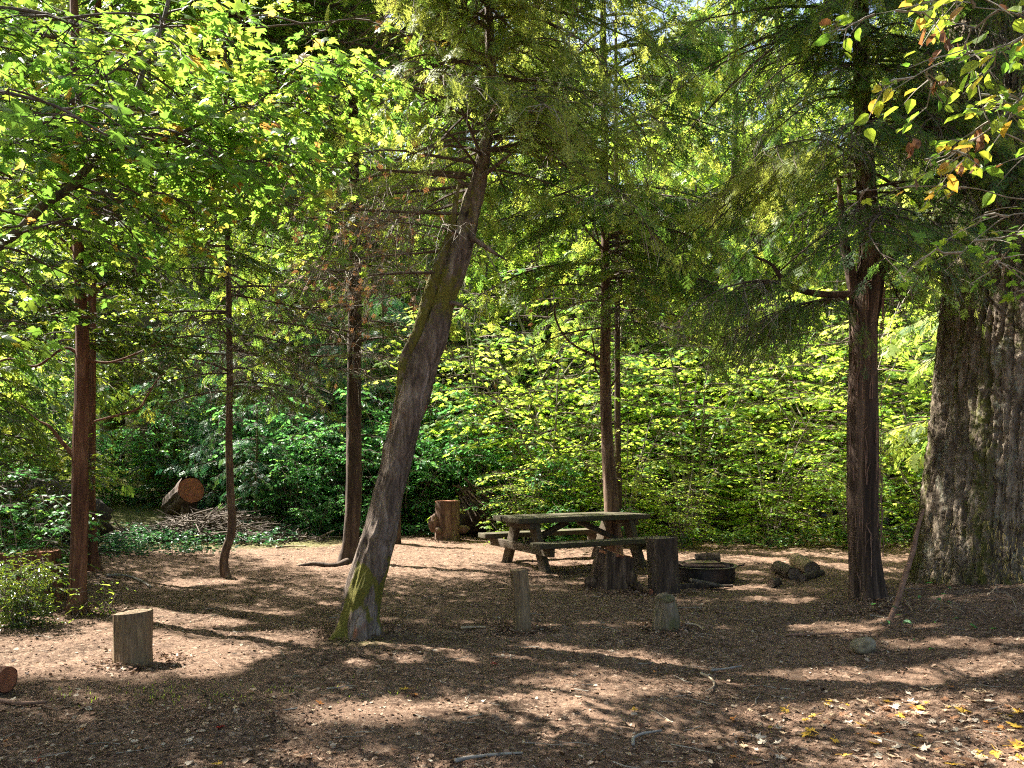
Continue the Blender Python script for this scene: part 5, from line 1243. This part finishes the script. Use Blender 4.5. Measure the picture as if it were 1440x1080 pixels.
gc = part("ground_cover", G.mesh("ground_cover", (M['cover'], M['twig']), (0, 0, 0))); setp(gc, "low leafy green ground cover along the edge of the clearing", "ground cover", kind="stuff")
# dry grass on the bank and little blades in the worn patch
G = Geo(); n_ = 130; x = rng.uniform(3.6, 5.6, n_); y = rng.uniform(6.0, 8.0, n_); k = (x-3.6)*1.2+(y-6)*.6 > .9; x, y = x[k], y[k]; n_ = len(x); z = gh(x, y); a = rng.uniform(0, 2*PI, n_); L = rng.uniform(.08, .32, n_)
p = np.stack([x, y, z], -1); dd = np.stack([np.cos(a)*.7, np.sin(a)*.7, 0*a+.5], -1)
G.tubes(np.stack([p, p+dd*L[:, None]*.5, p+dd*L[:, None]*np.array([1, 1, .55])], 1), np.array([[.0035, .0028, .001]])*np.ones((n_, 1)), 0)
setp(part("dry_grass", G.mesh("dry_grass", (M['pale_wood'],), (0, 0, 0))), "dry bent stalks on the bank under the huge fir", "grass", kind="stuff")
G = Geo(); n_ = 420; x = rng.normal(-2.1, .62, n_); y = rng.normal(5.45, .16, n_); z = gh(x, y); p = np.stack([x, y, z], -1); L = rng.uniform(.012, .035, n_)
G.inst(np.array([[-.10, 0, 0], [.10, 0, 0], [0, 1, 0]]), np.array([[0, 1, 2]]), p, np.array([[0, 0, 1.0]])+rng.normal(0, .35, (n_, 3)), rng.normal(0, 1, (n_, 3)), L, 0, rng.uniform(.3, .8, n_))
setp(part("sparse_grass", G.mesh("sparse_grass", (M['vine_maple'],), (0, 0, 0))), "thin new grass in the worn ground at the left", "grass", kind="stuff")

# ---- forest litter: needles, chips and small dead leaves, as stuff
rng = np.random.default_rng(9); G = Geo()
def scatter(n_, y0, y1, pw):
    y = y0+(y1-y0)*rng.random(n_)**pw; x = rng.uniform(-1, 1, n_)*(.78*y+.6); return x, y
def gz(x, y):
    q = np.stack([x, y, 0*x], -1); return gh(x, y)+.055*(fbm(q*4.2, 9, 3)-.5)+.026*(fbm(q*21, 11, 2)-.5)
x, y = scatter(125000, 3.6, 15, 1.9); k = fbm(np.stack([x*1.3, y*2.2, 0*x], -1), 41, 3)+rng.normal(0, .05, len(x)) > .47; x, y = x[k], y[k]; z = gz(x, y)+.004; n_ = len(x); a = rng.uniform(0, 2*PI, n_)
G.inst(np.array([[-.07, 0, 0], [.07, 0, 0], [.04, 1, .05], [-.04, 1, .05]]), np.array([[0, 1, 2], [0, 2, 3]]), np.stack([x, y, z], -1), np.stack([np.cos(a), np.sin(a), rng.normal(0, .18, n_)], -1), np.array([[0, 0, 1.0]])+rng.normal(0, .3, (n_, 3)), rng.uniform(.012, .045, n_), 0, np.clip(rng.normal(.4, .2, n_), 0, .9))
x, y = scatter(26000, 3.6, 16, 1.8); z = gz(x, y)+.005; n_ = len(x); a = rng.uniform(0, 2*PI, n_)
G.inst(np.array([[-.4, 0, 0], [.35, .1, .1], [.45, .8, .0], [-.1, 1, .15], [-.5, .6, .05]]), np.array([[0, 1, 2], [0, 2, 3], [0, 3, 4]]), np.stack([x, y, z], -1), np.stack([np.cos(a), np.sin(a), rng.normal(0, .15, n_)], -1), np.array([[0, 0, 1.0]])+rng.normal(0, .35, (n_, 3)), rng.gamma(2.0, .0055, n_)+.005, 0, np.clip(rng.normal(.5, .25, n_), 0, 1))
for (px_, py_, r_) in ((187, 938, .2), (735, 889, .13), (938, 887, .17), (860, 832, .32), (934, 838, .24), (497, 896, .33), (1220, 858, .27), (110, 862, .2), (629, 762, .3)):
    b_ = onground(px_, py_); n_ = 420; a = rng.uniform(0, 2*PI, n_); q_ = r_+np.abs(rng.normal(0, .10, n_)); x = b_[0]+q_*np.cos(a); y = b_[1]+r_*.8+q_*np.sin(a); z = gz(x, y)+.006+.02*np.exp(-(q_-r_)/.05); a = rng.uniform(0, 2*PI, n_)
    G.inst(np.array([[-.2, 0, 0], [.2, .1, .1], [.15, 1, .0], [-.15, .9, .1]]), np.array([[0, 1, 2], [0, 2, 3]]), np.stack([x, y, z], -1), np.stack([np.cos(a), np.sin(a), rng.normal(0, .3, n_)], -1), np.array([[0, 0, 1.0]])+rng.normal(0, .4, (n_, 3)), rng.uniform(.012, .05, n_), 0, np.clip(rng.normal(.5, .22, n_), 0, 1))
# small curled leaf bits, denser near left bottom and right
x, y = scatter(2600, 3.7, 9, 1.6); x2 = rng.uniform(1.0, 5.0, 1500); y2 = rng.uniform(3.8, 7.5, 1500); x3 = rng.uniform(-4, -1, 1100); y3 = rng.uniform(3.8, 5.4, 1100)
x = np.concatenate([x, x2, x3]); y = np.concatenate([y, y2, y3]); z = gz(x, y)+.008; n_ = len(x); a = rng.uniform(0, 2*PI, n_)
G.inst(*LO1, np.stack([x, y, z], -1), np.stack([np.cos(a), np.sin(a), rng.normal(.1, .2, n_)], -1), np.array([[0, 0, 1.0]])+rng.normal(0, .5, (n_, 3)), rng.uniform(.012, .036, n_), 0, np.clip(rng.normal(.62, .22, n_), 0, 1))
setp(part("leaf_litter", G.mesh("leaf_litter", (M['litter'],), (0, 0, 0))), "brown needles, bark chips and leaf crumbs strewn over the ground", "leaf litter", kind="stuff")
rng = np.random.default_rng(10); G = Geo(); n_ = 240     # fine twigs among the litter
x, y = scatter(n_, 3.8, 15, 1.4); z = gz(x, y)+.010; a = rng.uniform(0, 2*PI, n_); L = rng.uniform(.06, .30, n_); p = np.stack([x, y, z], -1); dd = np.stack([np.cos(a), np.sin(a), 0*a], -1)*L[:, None]
G.tubes(np.stack([p, p+dd*.4+rng.normal(0, .008, (n_, 3))*[1, 1, .3], p+dd*.7+rng.normal(0, .01, (n_, 3))*[1, 1, .3], p+dd], 1), np.array([[1, .9, .7, .4]])*rng.uniform(.0018, .005, (n_, 1)), 0, .5, 4)
setp(part("twig_litter", G.mesh("twig_litter", (M['grey_branch'],), (0, 0, 0))), "fine dry twigs scattered over the ground", "twigs", kind="stuff")

# ---- fallen maple leaves, each one its own thing
def fallen_proto(seed, mt):
    rng = np.random.default_rng(seed); V, T = LM; V = V.copy(); V[:, 1] -= .35
    ca_, sa_ = math.cos(rng.uniform(0, 6)), math.sin(rng.uniform(0, 6)); u = V[:, 0]*ca_+V[:, 1]*sa_
    V[:, 2] = .55*rng.uniform(.3, 1.0)*u**2+rng.uniform(-.25, .25)*V[:, 0]*V[:, 1]*2+rng.normal(0, .025, len(V))
    G = Geo(); G.raw(V, T, 0, .5); G.tubes(np.array([[[0, -.25, .03], [.05, -.5, .06], [.12, -.8, .02]]]), np.array([[.02, .015, .012]]), 0, .5, 4)
    return G.mesh("maple_leaf", (mt,), (0, 0, 0))
FL = {}
for nm, c1, c2 in (("yellow", (.62, .38, .05), (.8, .5, .08)), ("tan", (.50, .36, .22), (.4, .25, .12)), ("pale", (.60, .50, .38), (.4, .3, .2)), ("brown", (.24, .12, .06), (.3, .12, .05)), ("orange", (.52, .20, .05), (.7, .3, .06)), ("red", (.30, .05, .04), (.4, .06, .04))):
    mm = leaf_mat(nm+"_fallen_leaf", [(0, tuple(v*.8 for v in c1)), (1, c1)], [(0, c2), (1, c2)], .6, .3, .25)
    FL[nm] = [fallen_proto(hash(nm) % 97 if False else len(nm)*7+k, mm) for k in range(4)]
LBL = {"yellow": "yellow fallen maple leaf on the brown forest floor", "tan": "tan dry fallen maple leaf on the brown forest floor", "pale": "whitish curled fallen leaf on the forest floor",
       "brown": "dark brown curled fallen leaf on the forest floor", "orange": "orange fallen leaf on the brown forest floor", "red": "dark red fallen leaf on the forest floor"}
rng = random.Random(12)
def fall(nm, pxx, pyy, s):
    p = onground(pxx, pyy); o = part("fallen_leaf", rng.choice(FL[nm]), None, (p[0], p[1], p[2]+.014)); o.scale = (s, s, s)
    o.rotation_euler = (rng.uniform(-.35, .35), rng.uniform(-.35, .35), rng.uniform(0, 6.28)); setp(o, LBL[nm], "leaf", nm+" fallen leaves")
for (nm, a, b_) in [("yellow", 1104, 1001), ("yellow", 1166, 988), ("yellow", 1212, 1022), ("yellow", 1135, 1034), ("yellow", 1145, 1037), ("yellow", 1248, 989), ("yellow", 1290, 997), ("yellow", 1430, 1024), ("yellow", 1140, 1030), ("yellow", 1230, 1048), ("yellow", 1270, 1010), ("yellow", 1400, 1061), ("yellow", 1436, 1050), ("yellow", 1340, 1078), ("yellow", 306, 1077), ("yellow", 890, 1001), ("yellow", 570, 971), ("orange", 1290, 1000), ("red", 50, 1073), ("red", 310, 1026), ("orange", 453, 992), ("orange", 582, 979), ("red", 695, 936)]:
    fall(nm, a, b_, rng.uniform(.075, .10))
for k in range(70):
    fall(rng.choices(["yellow", "tan", "pale", "brown"], [3, 6, 5, 5])[0], 1438-rng.random()**1.1*260, 1076-rng.random()**1.1*95, rng.uniform(.045, .085))
for k in range(105):
    u = rng.random(); a = 1440-rng.random()**1.2*420; b_ = 955+rng.random()*122
    if b_ < 955+(1440-a)*.12: b_ += 40
    fall(rng.choices(["yellow", "tan", "pale", "brown", "orange"], [4, 5, 4, 4, 1])[0], min(a, 1438), min(b_, 1078), rng.uniform(.04, .085))
for k in range(70):
    fall(rng.choices(["yellow", "tan", "pale", "brown", "orange"], [1, 5, 6, 5, .6])[0], rng.uniform(0, 1100), 900+rng.random()**.7*178, rng.uniform(.03, .055))
for k in range(26):
    fall(rng.choices(["tan", "pale", "brown"], [5, 5, 5])[0], rng.uniform(0, 440), 985+rng.random()*92, rng.uniform(.04, .06))
print("TRIS", sum(len(o.data.polygons) for o in bpy.data.objects if o.type == 'MESH'), "unique", sum(len(m_.polygons) for m_ in bpy.data.meshes), "objs", len(bpy.data.objects))
